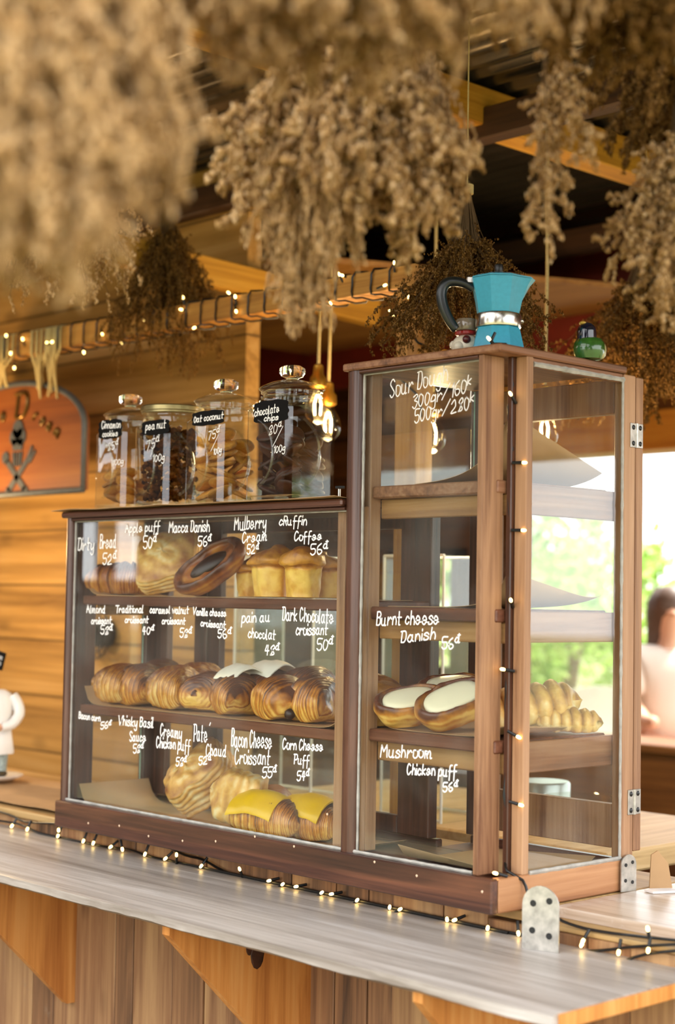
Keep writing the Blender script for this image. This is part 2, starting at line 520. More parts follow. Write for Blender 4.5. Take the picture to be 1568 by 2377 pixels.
# far wall with its two openings towards the garden
bm = bmesh.new()
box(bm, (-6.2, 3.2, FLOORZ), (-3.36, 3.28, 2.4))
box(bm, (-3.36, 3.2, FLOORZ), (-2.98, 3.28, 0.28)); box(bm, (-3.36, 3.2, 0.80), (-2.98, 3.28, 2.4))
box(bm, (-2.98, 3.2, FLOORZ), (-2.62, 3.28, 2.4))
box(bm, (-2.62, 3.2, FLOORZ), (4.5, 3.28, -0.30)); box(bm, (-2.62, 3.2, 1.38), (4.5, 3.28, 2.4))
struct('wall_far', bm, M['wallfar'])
bm = bmesh.new(); box(bm, (-2.62, 3.12, 1.235), (4.5, 3.34, 1.40), 0.008); struct('trim_1', bm, wood('lintel_wood', S('8e4c10'), S('b86e1c'), S('d08a30'), 'X', rough=0.5))
bm = bmesh.new(); box(bm, (-2.62, 3.06, -0.30), (4.5, 3.12, 0.0), 0.006); box(bm, (-2.62, 3.0, 0.0), (4.5, 3.34, 0.035), 0.006)
struct('trim_2', bm, wood('sill_wood', S('5a3414'), S('7c4c20'), S('966430'), 'X', rough=0.5))
bm = bmesh.new(); box(bm, (-3.40, 3.14, 0.24), (-2.94, 3.2, 0.29)); box(bm, (-3.40, 3.14, 0.79), (-2.94, 3.2, 0.84)); box(bm, (-3.40, 3.14, 0.24), (-3.35, 3.2, 0.84)); box(bm, (-2.99, 3.14, 0.24), (-2.94, 3.2, 0.84)); box(bm, (-3.40, 3.15, 0.46), (-2.94, 3.19, 0.50))
struct('window_1', bm, M['darkwood'])
# unseen dark wall added for the front glass reflection, gaps giving bright patches
bm = bmesh.new(); box(bm, (-14, -5.2, FLOORZ), (-9.1, -5.1, 3.2)); box(bm, (-8.2, -5.2, FLOORZ), (-3.0, -5.1, 3.2)); box(bm, (-9.1, -5.2, 1.2), (-8.2, -5.1, 3.2)); box(bm, (-9.1, -5.2, FLOORZ), (-8.2, -5.1, .72)); box(bm, (-8.75, -5.2, .72), (-8.6, -5.1, 1.2)); struct('wall_added_reflection', bm, plain('dark_reflection_boards', S('2a1c12'), .8, var=.3, vscale=3))
# roof: corrugated sheet on purlins
xs_ = np.linspace(-6.4, 2.3, 60)
ny = 320
yy = np.linspace(-1.25, 3.9, ny)
V = []; F = []
for i, x in enumerate(xs_):
    for j, y in enumerate(yy):
        V.append((x, y, 2.07 + 0.010 * math.sin(y * 2 * math.pi / 0.076)))
for i in range(len(xs_) - 1):
    for j in range(ny - 1):
        a = i * ny + j
        F.append((a, a + 1, a + ny + 1, a + ny))
o = raw('roof', V, np.array(F), M['roofmetal'], smooth=180); o['kind'] = 'structure'
for k, (x0, z0) in enumerate(((-1.0, 1.94), (0.55, 1.94), (-3.6, 1.94), (-5.2, 1.94))):
    bm = bmesh.new(); box(bm, (x0 - 0.03, -2.0, z0), (x0 + 0.07, 3.2, z0 + 0.11), 0.004); struct('roof_beam_%d' % (k + 1), bm, M['beam_y'])
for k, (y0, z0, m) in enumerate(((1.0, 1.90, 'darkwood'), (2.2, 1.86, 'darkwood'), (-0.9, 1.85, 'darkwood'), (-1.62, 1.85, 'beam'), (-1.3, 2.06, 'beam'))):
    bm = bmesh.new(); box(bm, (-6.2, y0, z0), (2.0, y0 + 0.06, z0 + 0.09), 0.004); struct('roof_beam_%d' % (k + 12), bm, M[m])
# red-painted tie beam, orange joist and a plywood soffit in the dark under the roof
bm = bmesh.new(); tube(bm, [at(300, 450, y=1.3), at(640, 335, y=1.3)], 0.026, 4); struct('roof_beam_8', bm, M['redpaint'])
bm = bmesh.new()
p, q = at(250, 575, x=-2.0), at(870, 728, x=-2.0)
obox(bm, (p + q) / 2, q - p, Vector((1, 0, 0)), (q - p).cross(Vector((1, 0, 0))), ((q - p).length / 2, 0.03, 0.045), 0.003)
struct('roof_beam_9', bm, M['beam_y'])
bm = bmesh.new()
prism(bm, [(-3.4, 1.14), (-1.9, 1.14), (-1.0, 3.15), (-3.4, 3.15)], (0, 0, 1.72), (1, 0, 0), (0, 1, 0), (0, 0, 1), 0.018)
struct('ceiling', bm, M['plywood'])
bm = bmesh.new(); box(bm, (-3.2, 2.9, 1.42), (-1.6, 2.96, 1.53), 0.004); struct('roof_beam_10', bm, M['beam'])
bm = bmesh.new(); box(bm, (-6.2, 2.6, 1.55), (-0.3, 2.66, 2.0), 0.004); struct('roof_beam_11', bm, M['redpaint'])

# ---------------------------------------------------------------- service counter with its ledge
R0 = empty('service_counter', (-0.9, 0.35, FLOORZ), 'long plank-fronted service counter with whitish ledge carrying the glass cabinet', 'counter')
rng = random.Random(4)
bm = bmesh.new()
x = -3.6
while x < 0.9:
    wd = rng.choice((0.075, 0.1, 0.12, 0.145, 0.16))
    d = rng.uniform(0, 0.006)
    x1 = min(x + wd, 0.9)
    top = -0.012 if x1 < 0.0 else -0.03
    box(bm, (x + 0.0015, 0.10 - d, FLOORZ), (x1 - 0.0015, 0.128, top), 0.002)
    x += wd
obj('front_boards', bm, M['plank'], R0)
bm = bmesh.new(); box(bm, (0.001, 0.101, -0.0295), (0.9, 0.169, -0.0185), 0.002); obj('front_cap', bm, M['counter'], R0)
bm = bmesh.new(); box(bm, (-3.6, 0.092, -0.022), (0.0, 0.66, -0.002), 0.003); obj('countertop', bm, M['counter'], R0)
bm = bmesh.new(); box(bm, (-3.6, 0.129, FLOORZ), (0.0, 0.62, -0.024)); obj('carcass', bm, M['darkwood'], R0)
# ledge with a worn, wavy front edge
nxl = 260
V = []; F = []
for i in range(nxl + 1):
    X = -3.6 + (0.412 + 3.6) * i / nxl
    e = 0.006 * noise.noise((X * 5, 0, 0)) + 0.003 * noise.noise((X * 23, 1, 0))
    for (yy_, zz_) in ((0.10, -0.050), (-0.10, -0.0495), (-0.316 + e, -0.0505), (-0.326 + e, -0.0545), (-0.328 + e * 1.3, -0.070 + e * .3), (-0.316 + e, -0.0765), (0.10, -0.0765)):
        V.append((X, yy_, zz_))
for i in range(nxl):
    for k in range(7):
        a, b = i * 7 + k, i * 7 + (k + 1) % 7
        F.append((a, b, b + 7, a + 7))
F.append(tuple(range(6, -1, -1))); F.append(tuple(nxl * 7 + k for k in range(7)))
raw('ledge', V, F, M['ledge'], R0, smooth=40)
bm = bmesh.new(); box(bm, (0.4125, -0.316, -0.076), (0.418, 0.099, -0.0515), 0.001); obj('ledge_end', bm, M['bracket'], R0)
for px, m in ((169, 'bracket'), (715, 'bracket'), (1306, 'bracket'), ):
    xw = at(px, 2240, y=0.098).x
    bm = bmesh.new()
    prism(bm, [(0.099, -0.078), (0.099, -0.47), (0.075, -0.47), (-0.30, -0.098), (-0.30, -0.078)], (xw - 0.012, 0, 0), (0, 1, 0), (0, 0, 1), (1, 0, 0), 0.024)
    br = obj('bracket', bm, M[m], R0)
    if px == 715:
        kn = plain('knot_stain', S('3a1c0c'), .6, var=.5, vscale=60)
        for kx, ky, kr in ((598, 2216, .026), (580, 2200, .014), (612, 2190, .016)):
            q = at(kx, ky, x=xw + 0.0122)
            bm = bmesh.new(); ball(bm, q, kr, 2, (.03, .75, 1.2)); obj('knot', bm, kn, br, smooth=180)

# drop-in flap to the right of the cabinet, steel plates beside it
R1 = empty('counter_flap', (0.45, 0.4, 0.0), 'pale worn counter flap lying beside the tall cabinet end', 'counter flap')
bm = bmesh.new(); box(bm, (0.012, 0.17, -0.024), (1.0, 0.66, 0.0), 0.003); obj('board', bm, M['flap'], R1)
bm = bmesh.new(); box(bm, (0.9, 0.2, FLOORZ), (0.98, 0.6, -0.024), 0.003); obj('leg', bm, M['darkwood'], R1)


def plate(name, c, U, N, w_, h_, label):
    """Steel plate with a rounded top and four screw holes, standing on c (middle of its foot)."""
    U, N = Vector(U).normalized(), Vector(N).normalized()
    t = empty(name, c, label, 'steel plate', 'steel hinge plates')
    poly = [(-w_ / 2, 0), (w_ / 2, 0)] + [(w_ / 2 * math.cos(a), h_ - w_ / 2 + w_ / 2 * math.sin(a)) for a in np.linspace(0, math.pi, 13)]
    bm = bmesh.new(); prism(bm, poly, Vector(c), U, (0, 0, 1), N, 0.003); obj('face_plate', bm, M['steel'], t)
    for sx, sz in ((-.22, .30), (.24, .24), (-.2, .72), (.24, .78)):
        bm = bmesh.new(); p = Vector(c) + U * (w_ * sx) + Vector((0, 0, h_ * sz)) + N * 0.003
        tube(bm, [p, p + N * 0.001], w_ * 0.085, 10); obj('screw', bm, M['black'], t)
    return t

pf = at(1256, 2206, z=-0.0495)
plate('hinge_plate', tuple(pf), (0.9, 0.25, 0), (0.25, -0.9, 0), 0.074, at(1256, 2056, y=pf.y).z + 0.0495, 'galvanised steel plate with rounded top standing on the ledge in front of the flap')
plate('hinge_plate', (0.008, 0.42, 0.0), (0.1, 0.95, 0), (0.95, -0.1, 0), 0.046, 0.076, 'grey steel plate with rounded top at the far foot of the tall cabinet end')
t = empty('paper_scrap', (0.045, 0.5, 0.0), 'torn brown paper and foil scrap propped behind the far steel plate', 'paper scrap')
bm = bmesh.new()
prism(bm, [(-0.024, 0.0), (0.030, 0.0), (0.020, 0.052), (-0.005, 0.078), (-0.02, 0.070)], (0.03, 0.50, 0.001), (0.5, 0.8, 0), (0, 0, 1), (0.8, -0.5, 0), 0.004)
obj('card', bm, M['kraft'], t)
bm = bmesh.new()
prism(bm, [(-0.03, -0.01), (0.035, -0.014), (0.045, 0.006), (-0.02, 0.018)], (0.06, 0.46, 0.001), (0.6, 0.8, 0), (0.8, -0.6, 0), (0, 0, 1), 0.004)
obj('foil', bm, M['white'], t)

# ---------------------------------------------------------------- the pastry display cabinet
GY = 0.030                                       # front glass plane
CB = empty('display_cabinet', (-0.74, 0.2, 0.0), 'stepped reddish wooden display cabinet with glass sides full of pastries', 'display cabinet')
H_T, H_L, HP = 1.10, 0.811, 0.066
D_T, D_L = 0.448, 0.318
XL = -1.49
xm0 = at(802, 1160, y=0.016).x                   # left edge of the middle stile
xm1 = xm0 + 0.040
XR = -0.0
ZB = 0.046                                       # inside bottom


def cpart(name, boxes, m, bev=0.002, smooth=35):
    bm = bmesh.new()
    for lo, hi in boxes: box(bm, lo, hi, bev)
    return obj(name, bm, M[m], CB, smooth=smooth)

pl = cpart('plinth', [((XL, 0.0, 0.0), (-0.002, 0.020, HP)), ((XL, 0.021, 0.0), (XL + 0.02, D_L, HP)), ((XL, D_L, 0.0), (xm0, D_L + 0.02, HP - 0.004)), ((xm0, D_T - 0.02, 0.0), (-0.023, D_T, HP - 0.004))], 'frame_x', 0.003)
cpart('plinth_end', [((-0.022, 0.0205, 0.0), (0.0, D_T, HP))], 'plinth_end', 0.003)
# wooden pegs and nail heads on the plinth front
pegm = plain('peg_chips', S('d9b89a'), 0.6)
for px, py in ((205, 1911), (277, 1917), (424, 1952), (501, 1953), (592, 1942), (683, 1965), (968, 2033), (870, 2001), (345, 1941), (760, 1890), (1120, 2070)):
    p = at(px, py, y=0.0)
    bm = bmesh.new(); ball(bm, p, 0.0032, 1, (1, .5, 1)); obj('nail_head', bm, pegm, pl)
cpart('bottom_board', [((XL + 0.021, 0.021, 0.03), (-0.023, D_L - 0.001, ZB)), ((xm0, D_L, 0.03), (-0.023, D_T - 0.021, ZB))], 'shelfw')


def moulding(name, lo, hi, m, axis, r):
    """A stile or rail with a rounded front."""
    bm = bmesh.new()
    (x0, y0, z0), (x1, y1, z1) = lo, hi
    n = 8
    if axis == 'z':
        prof = [((x0 + x1) / 2 + (x1 - x0) / 2 * math.cos(a), y0 + r - r * math.sin(a)) for a in np.linspace(0, math.pi, n)]
        poly = [(x1, y1)] + prof + [(x0, y1)]
        prism(bm, poly, (0, 0, z0), (1, 0, 0), (0, 1, 0), (0, 0, 1), z1 - z0)
    else:
        prof = [((z0 + z1) / 2 + (z1 - z0) / 2 * math.cos(a), y0 + r - r * math.sin(a)) for a in np.linspace(0, math.pi, n)]
        poly = [(z1, y1)] + prof + [(z0, y1)]
        prism(bm, poly, (x0, 0, 0), (0, 0, 1), (0, 1, 0), (1, 0, 0), x1 - x0)
    return obj(name, bm, M[m], CB, smooth=50)

# low section
moulding('stile', (XL, 0.012, HP), (XL + 0.021, 0.034, H_L), 'frame', 'z', 0.010)
cpart('post', [((XL, 0.0345, HP), (XL + 0.022, 0.10, H_L - 0.016))], 'frame')
moulding('stile', (xm0, 0.012, HP), (xm1, 0.034, H_T - 0.016), 'frame', 'z', 0.010)
cpart('post', [((xm0 - 0.045, 0.0365, HP), (xm1, 0.052, H_L - 0.016)), ((xm0, 0.0525, HP), (xm1, 0.085, H_T - 0.016))], 'frame_lit')
moulding('top_rail', (XL + 0.021, 0.014, H_L - 0.024), (xm0, 0.034, H_L - 0.016), 'frame_x', 'x', 0.004)
cpart('top_board', [((XL - 0.012, 0.004, H_L - 0.016), (xm0, D_L + 0.01, H_L))], 'frame_x', 0.004)
# rear of the low section: posts, rails, sliding doors
cpart('post', [((XL, D_L - 0.055, HP), (XL + 0.024, D_L, H_L - 0.016))], 'frame')
cpart('rear_post', [((xm0 - 0.05, D_L - 0.03, HP), (xm0, D_L, H_L - 0.016))], 'frame')
for a, b in ((XL + 0.025, -1.246), (-1.244, xm0 - 0.051)):
    bm = bmesh.new()
    for q in (a, b - 0.052): box(bm, (q, D_L - 0.024, HP), (q + 0.052, D_L - 0.004, H_L - 0.018), 0.002)
    box(bm, (a + 0.053, D_L - 0.024, HP), (b - 0.053, D_L - 0.004, HP + 0.04), 0.002)
    box(bm, (a + 0.053, D_L - 0.024, H_L - 0.05), (b - 0.053, D_L - 0.004, H_L - 0.018), 0.002)
    d = obj('rear_door', bm, M['frame'], CB)
    bm = bmesh.new(); box(bm, (a + 0.045, D_L - 0.016, HP + 0.03), (b - 0.045, D_L - 0.012, H_L - 0.04)); obj('door_glass', bm, M['glass'], d)
# tall section
xa = -0.050
cpart('post', [((xa - 0.014, 0.014, HP), (xa, 0.078, H_T - 0.016))], 'frame_lit', 0.002)
cpart('stile', [((-0.030, 0.088, HP), (0.0, 0.108, H_T - 0.016))], 'frame_lit')
cpart('inner_post', [((-0.044, 0.0785, HP), (-0.0305, 0.108, H_T - 0.016))], 'frame')
moulding('top_rail', (xm1, 0.012, H_T - 0.024), (xa - 0.014, 0.034, H_T - 0.016), 'frame_x', 'x', 0.004)
cpart('top_board', [((xm0 - 0.006, 0.006, H_T - 0.016), (0.0, D_T - 0.03, H_T))], 'frame_y', 0.003)
cpart('side_rail', [((-0.02, 0.109, H_T - 0.036), (-0.004, D_T - 0.04, H_T - 0.017))], 'frame_y')
ry0 = at(1447, 1400, x=0.0).y
cpart('rear_post', [((-0.026, ry0, HP), (0.0, D_T, H_T - 0.018))], 'frame_lit')
cpart('rear_post', [((xm0, D_T - 0.034, HP), (xm0 + 0.034, D_T, H_T - 0.018))], 'frame')
# rear door of the tall section, hinged on the near post
dx0, dx1 = xm0 + 0.002, 0.0
bm = bmesh.new()
box(bm, (dx1 - 0.058, D_T + 0.003, HP + 0.012), (dx1, D_T + 0.028, H_T - 0.02), 0.002)
box(bm, (dx0, D_T + 0.003, HP + 0.012), (dx0 + 0.05, D_T + 0.028, H_T - 0.02), 0.002)
box(bm, (dx0 + 0.051, D_T + 0.003, 1.006), (dx1 - 0.059, D_T + 0.028, H_T - 0.02), 0.002)
box(bm, (dx0 + 0.051, D_T + 0.003, HP + 0.012), (dx1 - 0.059, D_T + 0.028, 0.170), 0.002)
door = obj('rear_door', bm, M['frame_lit'], CB)
bm = bmesh.new(); box(bm, (dx0 + 0.045, D_T + 0.012, 0.165), (dx1 - 0.054, D_T + 0.016, 1.012)); obj('door_glass', bm, M['glass'], door)
for (px, py) in ((1481, 1012), (1473, 1861)):
    p = at(px, py, x=0.0)
    bm = bmesh.new()
    box(bm, (0.0, D_T - 0.020, p.z - 0.026), (0.0022, D_T - 0.001, p.z + 0.026), 0.0006)
    box(bm, (0.0, D_T + 0.004, p.z - 0.026), (0.0022, D_T + 0.024, p.z + 0.026), 0.0006)
    tube(bm, [(0.002, D_T + 0.0015, p.z - 0.026), (0.002, D_T + 0.0015, p.z + 0.026)], 0.0032, 8)
    h = obj('hinge', bm, M['steel'], CB)
    for yy_ in (D_T - 0.010, D_T + 0.014):
        for zz_ in (-0.017, 0.017):
            bm = bmesh.new(); ball(bm, (0.0022, yy_, p.z + zz_), 0.0055, 2, (.45, 1, 1)); obj('screw', bm, M['black'], h)
# shelves and their battens
SH_U, SH_M, SH_T = 0.5945, 0.313, 0.838
for (x0, x1, zt, nm) in ((XL + 0.024, xm0 - 0.004, SH_U, 0), (XL + 0.024, xm0 - 0.004, SH_M, 0)):
    cpart('shelf', [((x0, 0.054, zt - 0.024), (x1, D_L - 0.028, zt))], 'shelfw', 0.003)
for zt in (SH_T, 0.582, 0.324):
    cpart('shelf', [((xm1 + 0.001 if zt > .8 else xm1 + 0.001, 0.056, zt - 0.026), (-0.046, D_T - 0.036, zt))], 'shelfw' if zt < .8 else 'frame_y', 0.003)
    cpart('batten', [((xm1 - 0.002, 0.0865, zt - 0.068), (-0.046, 0.105, zt - 0.0265))], 'batten')
    cpart('batten', [((-0.045, 0.109, zt - 0.066), (-0.028, D_T - 0.002, zt - 0.004))], 'frame_y')
for zt in (SH_U, SH_M):
    cpart('batten', [((XL + 0.0225, 0.101, zt - 0.05), (XL + 0.036, D_L - 0.056, zt - 0.0245))], 'batten')


def pane(lo, hi, edge_axis):
    """Glass sheet with greenish polished edges."""
    bm = bmesh.new(); box(bm, lo, hi)
    i = 'xyz'.index(edge_axis)
    bmesh.ops.recalc_face_normals(bm, faces=bm.faces[:])
    for f in bm.faces: f.material_index = 0 if abs(f.normal[i]) > .5 else 1
    return obj('glass_pane', bm, [M['glass'], M['gedge']], CB, smooth=None)

pane_low = pane((XL + 0.012, 0.0348, HP + 0.002), (xm0 + 0.006, 0.0362, H_L - 0.02), 'y')
pane_tall = pane((xm1 - 0.006, 0.0348, HP + 0.002), (xa - 0.0145, 0.0362, H_T - 0.02), 'y')
pane_end = pane((-0.0125, 0.1085, HP + 0.002), (-0.0085, ry0 + 0.004, H_T - 0.02), 'x')
pane_up = pane((xm0 + 0.010, 0.0855, H_L + 0.03), (xm0 + 0.014, D_T - 0.0345, H_T - 0.02), 'x')
pane_left = pane((XL + 0.008, 0.1005, HP + 0.002), (XL + 0.012, D_L - 0.0555, H_L - 0.02), 'x')
# dried white putty along the glass
bm = bmesh.new()
def putty(p0, p1, r):
    p0, p1 = Vector(p0), Vector(p1)
    n = max(6, int((p1 - p0).length / 0.012))
    tube(bm, [p0.lerp(p1, k / n) for k in range(n + 1)], [r * (0.75 + 0.5 * abs(noise.noise((k * 1.7, p0.x * 9, p0.z * 5)))) for k in range(n + 1)], 6)
putty((XL + 0.021, 0.030, HP), (XL + 0.021, 0.030, H_L - 0.024), 0.0035)
putty((XL + 0.02, 0.022, HP + 0.003), (xa - 0.02, 0.022, HP + 0.003), 0.0045)
putty((xm1 + 0.001, 0.028, HP), (xm1 + 0.001, 0.028, H_T - 0.024), 0.0036)
putty((XL + 0.02, 0.028, H_L - 0.025), (xm0, 0.028, H_L - 0.025), 0.0026)
putty((xm1, 0.028, H_T - 0.025), (xa - 0.015, 0.028, H_T - 0.025), 0.0026)
putty((-0.003, 0.112, HP + 0.002), (-0.003, ry0, HP + 0.002), 0.0055)
putty((-0.004, 0.11, H_T - 0.030), (-0.004, ry0, H_T - 0.030), 0.0065)
putty((-0.002, ry0 - 0.003, HP), (-0.002, ry0 - 0.003, H_T - 0.03), 0.0036)
obj('putty', bm, M['putty'], CB)
# ---------------------------------------------------------------- handwriting
GL = {
 'a': '463727151423334546 474453', 'b': '1A13 15274745443313', 'c': '463727151423334 4'.replace(' ', ''), 'd': '463727151423334546 4A4353',
 'e': '1545463727151423334454', 'f': '4A3A292420 163646', 'g': '4637271514243445 4741302011', 'h': '1A13 1527374543', 'i': '1713 19191A',
 'k': '1A13 47151543', 'l': '1A1323', 'm': '1713 1527362633 3547565363', 'n': '1713 1527374543', 'o': '371715142333444637', 'p': '1710 1527374644331314',
 'r': '1713 15263746', 's': '463727163544331314', 't': '2A242333 1747', 'u': '1714233344 474353', 'v': '172347', 'w': '1723364357', 'x': '1743 4713',
 'y': '1714233445 4741302011', 'z': '17471343', 'B': '1A13 1A3A49483717 173746443313', 'C': '493A2A181523334455', 'D': '1A13 0A3A48453313', 'M': '131A365A63',
 'P': '1A13 0A3A494736 3616', 'S': '493A2A191827364544332314', 'T': '0A5A 3A33', 'W': '0A234743 485A'.replace(' ', ''), 'V': '0A235A', 'A': '132A53 1646', 'O': '2A18152333454838 2A'.replace(' ', ''),
 'R': '1A13 1A3A49473617 2743', 'K': '1A13 4A1643',
 '0': '2A181523334548392A', '1': '182A23', '2': '183A48461353', '3': '193A4938274645332314', '4': '2A1646 3A33', '5': '4A1A1737464433 2314'.replace(' ', ''),
 '6': '3A18152333444536 16'.replace(' ', ''), '7': '1A4A23', '8': '27183A4837241323334427', '/': '035B', "'": '2A3B', '@': '463727151423334546 4A4353 3959', '-': '1646',
}
SHARP = set('kvwxzMWAVTK471/-')


def glyphs(s, seed=0):
    """2D strokes of a line of handwriting, baseline y=0, capital height 7; '^' switches to small raised letters."""
    r = random.Random(seed + len(s))
    out, x, sup = [], 0.0, False
    for ch in s:
        if ch == '^': sup = not sup; continue
        if ch == ' ': x += 2.4; continue
        k, dy = (0.72, 3.6) if sup else (1.0, 0.0)
        mxx = 0
        jy, js = r.uniform(-.25, .25), r.uniform(.94, 1.06)
        sl = r.uniform(.08, .18)
        for st in GL[ch].split():
            P = [(int(st[i], 16), int(st[i + 1], 16) - 3) for i in range(0, len(st) - 1, 2)]
            mxx = max(mxx, max(p[0] for p in P))
            if len(P) > 2 and ch not in SHARP: P = [tuple(p) for p in catmull(P, 4)]
            out.append([(x + (p[0] - .6 + p[1] * sl) * k * js, p[1] * k * js + dy + jy) for p in P])
        x += (mxx - .6 + 1.0) * k
    return out, x


def ribbon(V, F, P, wd):
    """Flat marker stroke through 2D points: one continuous strip with rounded ends."""
    Q = [P[0]]
    for p in P[1:]:
        if math.hypot(p[0] - Q[-1][0], p[1] - Q[-1][1]) > wd * .15: Q.append(p)
    if len(Q) < 2: Q.append((Q[0][0] + wd * .2, Q[0][1]))
    R_ = [Q[0]]
    for a, b in zip(Q, Q[1:]):                       # keep full width right up to sharp corners
        l = math.hypot(b[0] - a[0], b[1] - a[1])
        if l > wd * 1.2:
            for f in (wd * .4 / l, 1 - wd * .4 / l): R_.append((a[0] + (b[0] - a[0]) * f, a[1] + (b[1] - a[1]) * f))
        R_.append(b)
    Q = R_
    n = len(Q)
    base = len(V)
    ang = []
    for i in range(n):
        a, b = Q[max(i - 1, 0)], Q[min(i + 1, n - 1)]
        ang.append(math.atan2(b[1] - a[1], b[0] - a[0]))
    for i, p in enumerate(Q):
        nx_, ny_ = -math.sin(ang[i]) * wd / 2, math.cos(ang[i]) * wd / 2
        V += [(p[0] + nx_, p[1] + ny_), (p[0] - nx_, p[1] - ny_)]
    for i in range(n - 1):
        F.append((base + 2 * i, base + 2 * i + 1, base + 2 * i + 3, base + 2 * i + 2))
    for i, s0 in ((0, 1), (n - 1, -1)):
        c = Q[i]; k0 = len(V)
        V += [(c[0] + wd / 2 * math.cos(ang[i] + s0 * (math.pi / 2) + (q * math.pi / 5 if s0 > 0 else q * math.pi / 5)), c[1] + wd / 2 * math.sin(ang[i] + s0 * (math.pi / 2) + q * math.pi / 5)) for q in range(6)]
        F.append(tuple(range(k0, k0 + 6)))


def write(name, lines, plane, parent, m=None, wd=0.0034, off=(0, -0.0006, 0)):
    """lines: (text, x0, y0, x1, y1, capital height), baseline ends as read off the photograph, laid on a plane of the place."""
    for k, (s, x0, y0, x1, y1, cap) in enumerate(lines):
        O, E, T = at(x0, y0, **dict(plane)), at(x1, y1, **dict(plane)), at(x0, y0 - cap, **dict(plane))
        strokes, wdt = glyphs(s, k)
        U, Vv = (E - O), (T - O) / 7.0
        ul, vl = U.length, Vv.length
        Un, Vn = U.normalized(), Vv.normalized()
        V3, F2, V2 = [], [], []
        for q, st in enumerate(strokes):
            n0 = len(V2)
            ribbon(V2, F2, [(p[0] / wdt * ul, p[1] * vl) for p in st], wd)
            V3 += [tuple(O + Un * a + Vn * c + Vector(off) * (1 + .03 * (q % 12))) for a, c in V2[n0:]]
        raw(name, V3, F2, m or M['white'], parent, smooth=None)

FR = {'y': 0.0347}
write('lettering', [
 ('Dirty', 181, 1277, 220, 1276, 26), ('Bread', 232, 1273, 271, 1271, 30), ('52^@', 238, 1311, 272, 1307, 24),
 ('Apple puff', 291, 1236, 373, 1231, 20), ('50^@', 332, 1273, 366, 1271, 27), ('Macca Danish', 392, 1236, 488, 1233, 24), ('56^@', 459, 1268, 493, 1266, 22),
 ('Mulberry', 544, 1231, 620, 1225, 30), ('Cream', 562, 1260, 622, 1253, 23), ('52^@', 573, 1286, 603, 1284, 21),
 ('cRuffin', 648, 1219, 714, 1218, 20), ('Coffee', 683, 1255, 749, 1253, 20), ('56^@', 720, 1288, 764, 1284, 24)], FR, pane_low)
write('lettering', [
 ('Almond', 201, 1422, 246, 1423, 17), ('croissant', 212, 1448, 260, 1448, 15), ('58^@', 233, 1472, 263, 1472, 19),
 ('Traditional', 269, 1422, 334, 1422, 16), ('croissant', 290, 1445, 346, 1446, 14), ('40^@', 330, 1473, 360, 1472, 18),
 ('caramel walnut', 348, 1423, 440, 1424, 16), ('croissant', 376, 1448, 432, 1449, 15), ('58^@', 417, 1479, 447, 1479, 20),
 ('Vanilla cheese', 449, 1427, 527, 1431, 16), ('croissant', 466, 1453, 525, 1458, 15), ('56^@', 505, 1481, 539, 1481, 20),
 ('pain au', 561, 1445, 629, 1442, 24), ('chocolat', 576, 1479, 642, 1485, 22), ('48^@', 614, 1520, 651, 1519, 22),
 ('Dark Chocolate', 656, 1439, 776, 1447, 30), ('croissant', 687, 1473, 763, 1473, 25), ('50^@', 735, 1509, 776, 1508, 26)], FR, pane_low)
write('lettering', [
 ('Bacon corn', 183, 1667, 234, 1675, 15), ('56^@', 233, 1693, 260, 1689, 15), ('Whisky Basil', 276, 1683, 358, 1689, 22), ('Sauce', 301, 1720, 340, 1721, 21),
 ('58^@', 309, 1748, 335, 1746, 19), ('Creamy', 372, 1707, 423, 1714, 27), ('Chicken puff', 363, 1734, 443, 1743, 24), ('58^@', 408, 1778, 435, 1777, 19),
 ("Paté".replace('é', "e'"), 450, 1720, 489, 1721, 38), ('Chaud', 478, 1754, 527, 1755, 26), ('52^@', 461, 1775, 492, 1773, 18),
 ('Bacon Cheese', 537, 1732, 633, 1737, 38), ('Croissant', 545, 1772, 629, 1775, 34), ('55^@', 608, 1806, 645, 1803, 23),
 ('Corn Cheese', 656, 1738, 752, 1743, 23), ('Puff', 683, 1773, 720, 1774, 21), ('54^@', 689, 1813, 720, 1811, 21)], FR, pane_low)
write('lettering', [
 ('Sour Dough', 905, 924, 1042, 884, 40), ('300gr/160^k^', 957, 949, 1096, 908, 30), ('500gr/280^k^', 962, 982, 1102, 946, 30)], FR, pane_tall, wd=0.0028)
write('lettering', [
 ('Burnt cheese', 874, 1451, 1022, 1447, 30), ('Danish', 931, 1491, 1014, 1482, 26), ('56^@', 1025, 1507, 1070, 1504, 26),
 ('Mushroom', 883, 1757, 1006, 1759, 28), ('Chicken puff', 945, 1797, 1062, 1802, 24), ('56^@', 1028, 1838, 1066, 1836, 21)], FR, pane_tall, wd=0.0034)
# ---------------------------------------------------------------- baked goods
P1 = dict(pale=S('eec060'), gold=S('be7418'), brown=S('55260a'))
M['croissant'] = pastry('croissant_crust', **P1)
M['croissant_dark'] = pastry('croissant_dark_crust', S('c98a38'), S('9a5520'), S('51230e'))
M['croissant_nut'] = pastry('croissant_crumb_crust', S('f0cc80'), S('cc8a30'), S('73380f'), speck=(S('8a5a26'), 0.52, 90))
M['puff'] = pastry('puff_crust', S('f0dca8'), S('dcaa5a'), S('a0602a'), rough=0.5, coat=0.1)
M['puff_seed'] = pastry('puff_seed_crust', S('f0dca8'), S('d8a252'), S('8a4c1e'), rough=0.5, coat=0.1, speck=(S('3a2410'), 0.60, 130))
M['muffin'] = pastry('cruffin_crust', S('f0c45e'), S('d6942e'), S('8a4a14'), rough=0.5, scale=70)
M['danish'] = pastry('danish_crust', S('eebf62'), S('c67f26'), S('5a270c'))
M['cheese'] = plain('burnt_cheese', S('f3e8c8'), 0.35, var=0.05, vscale=14)
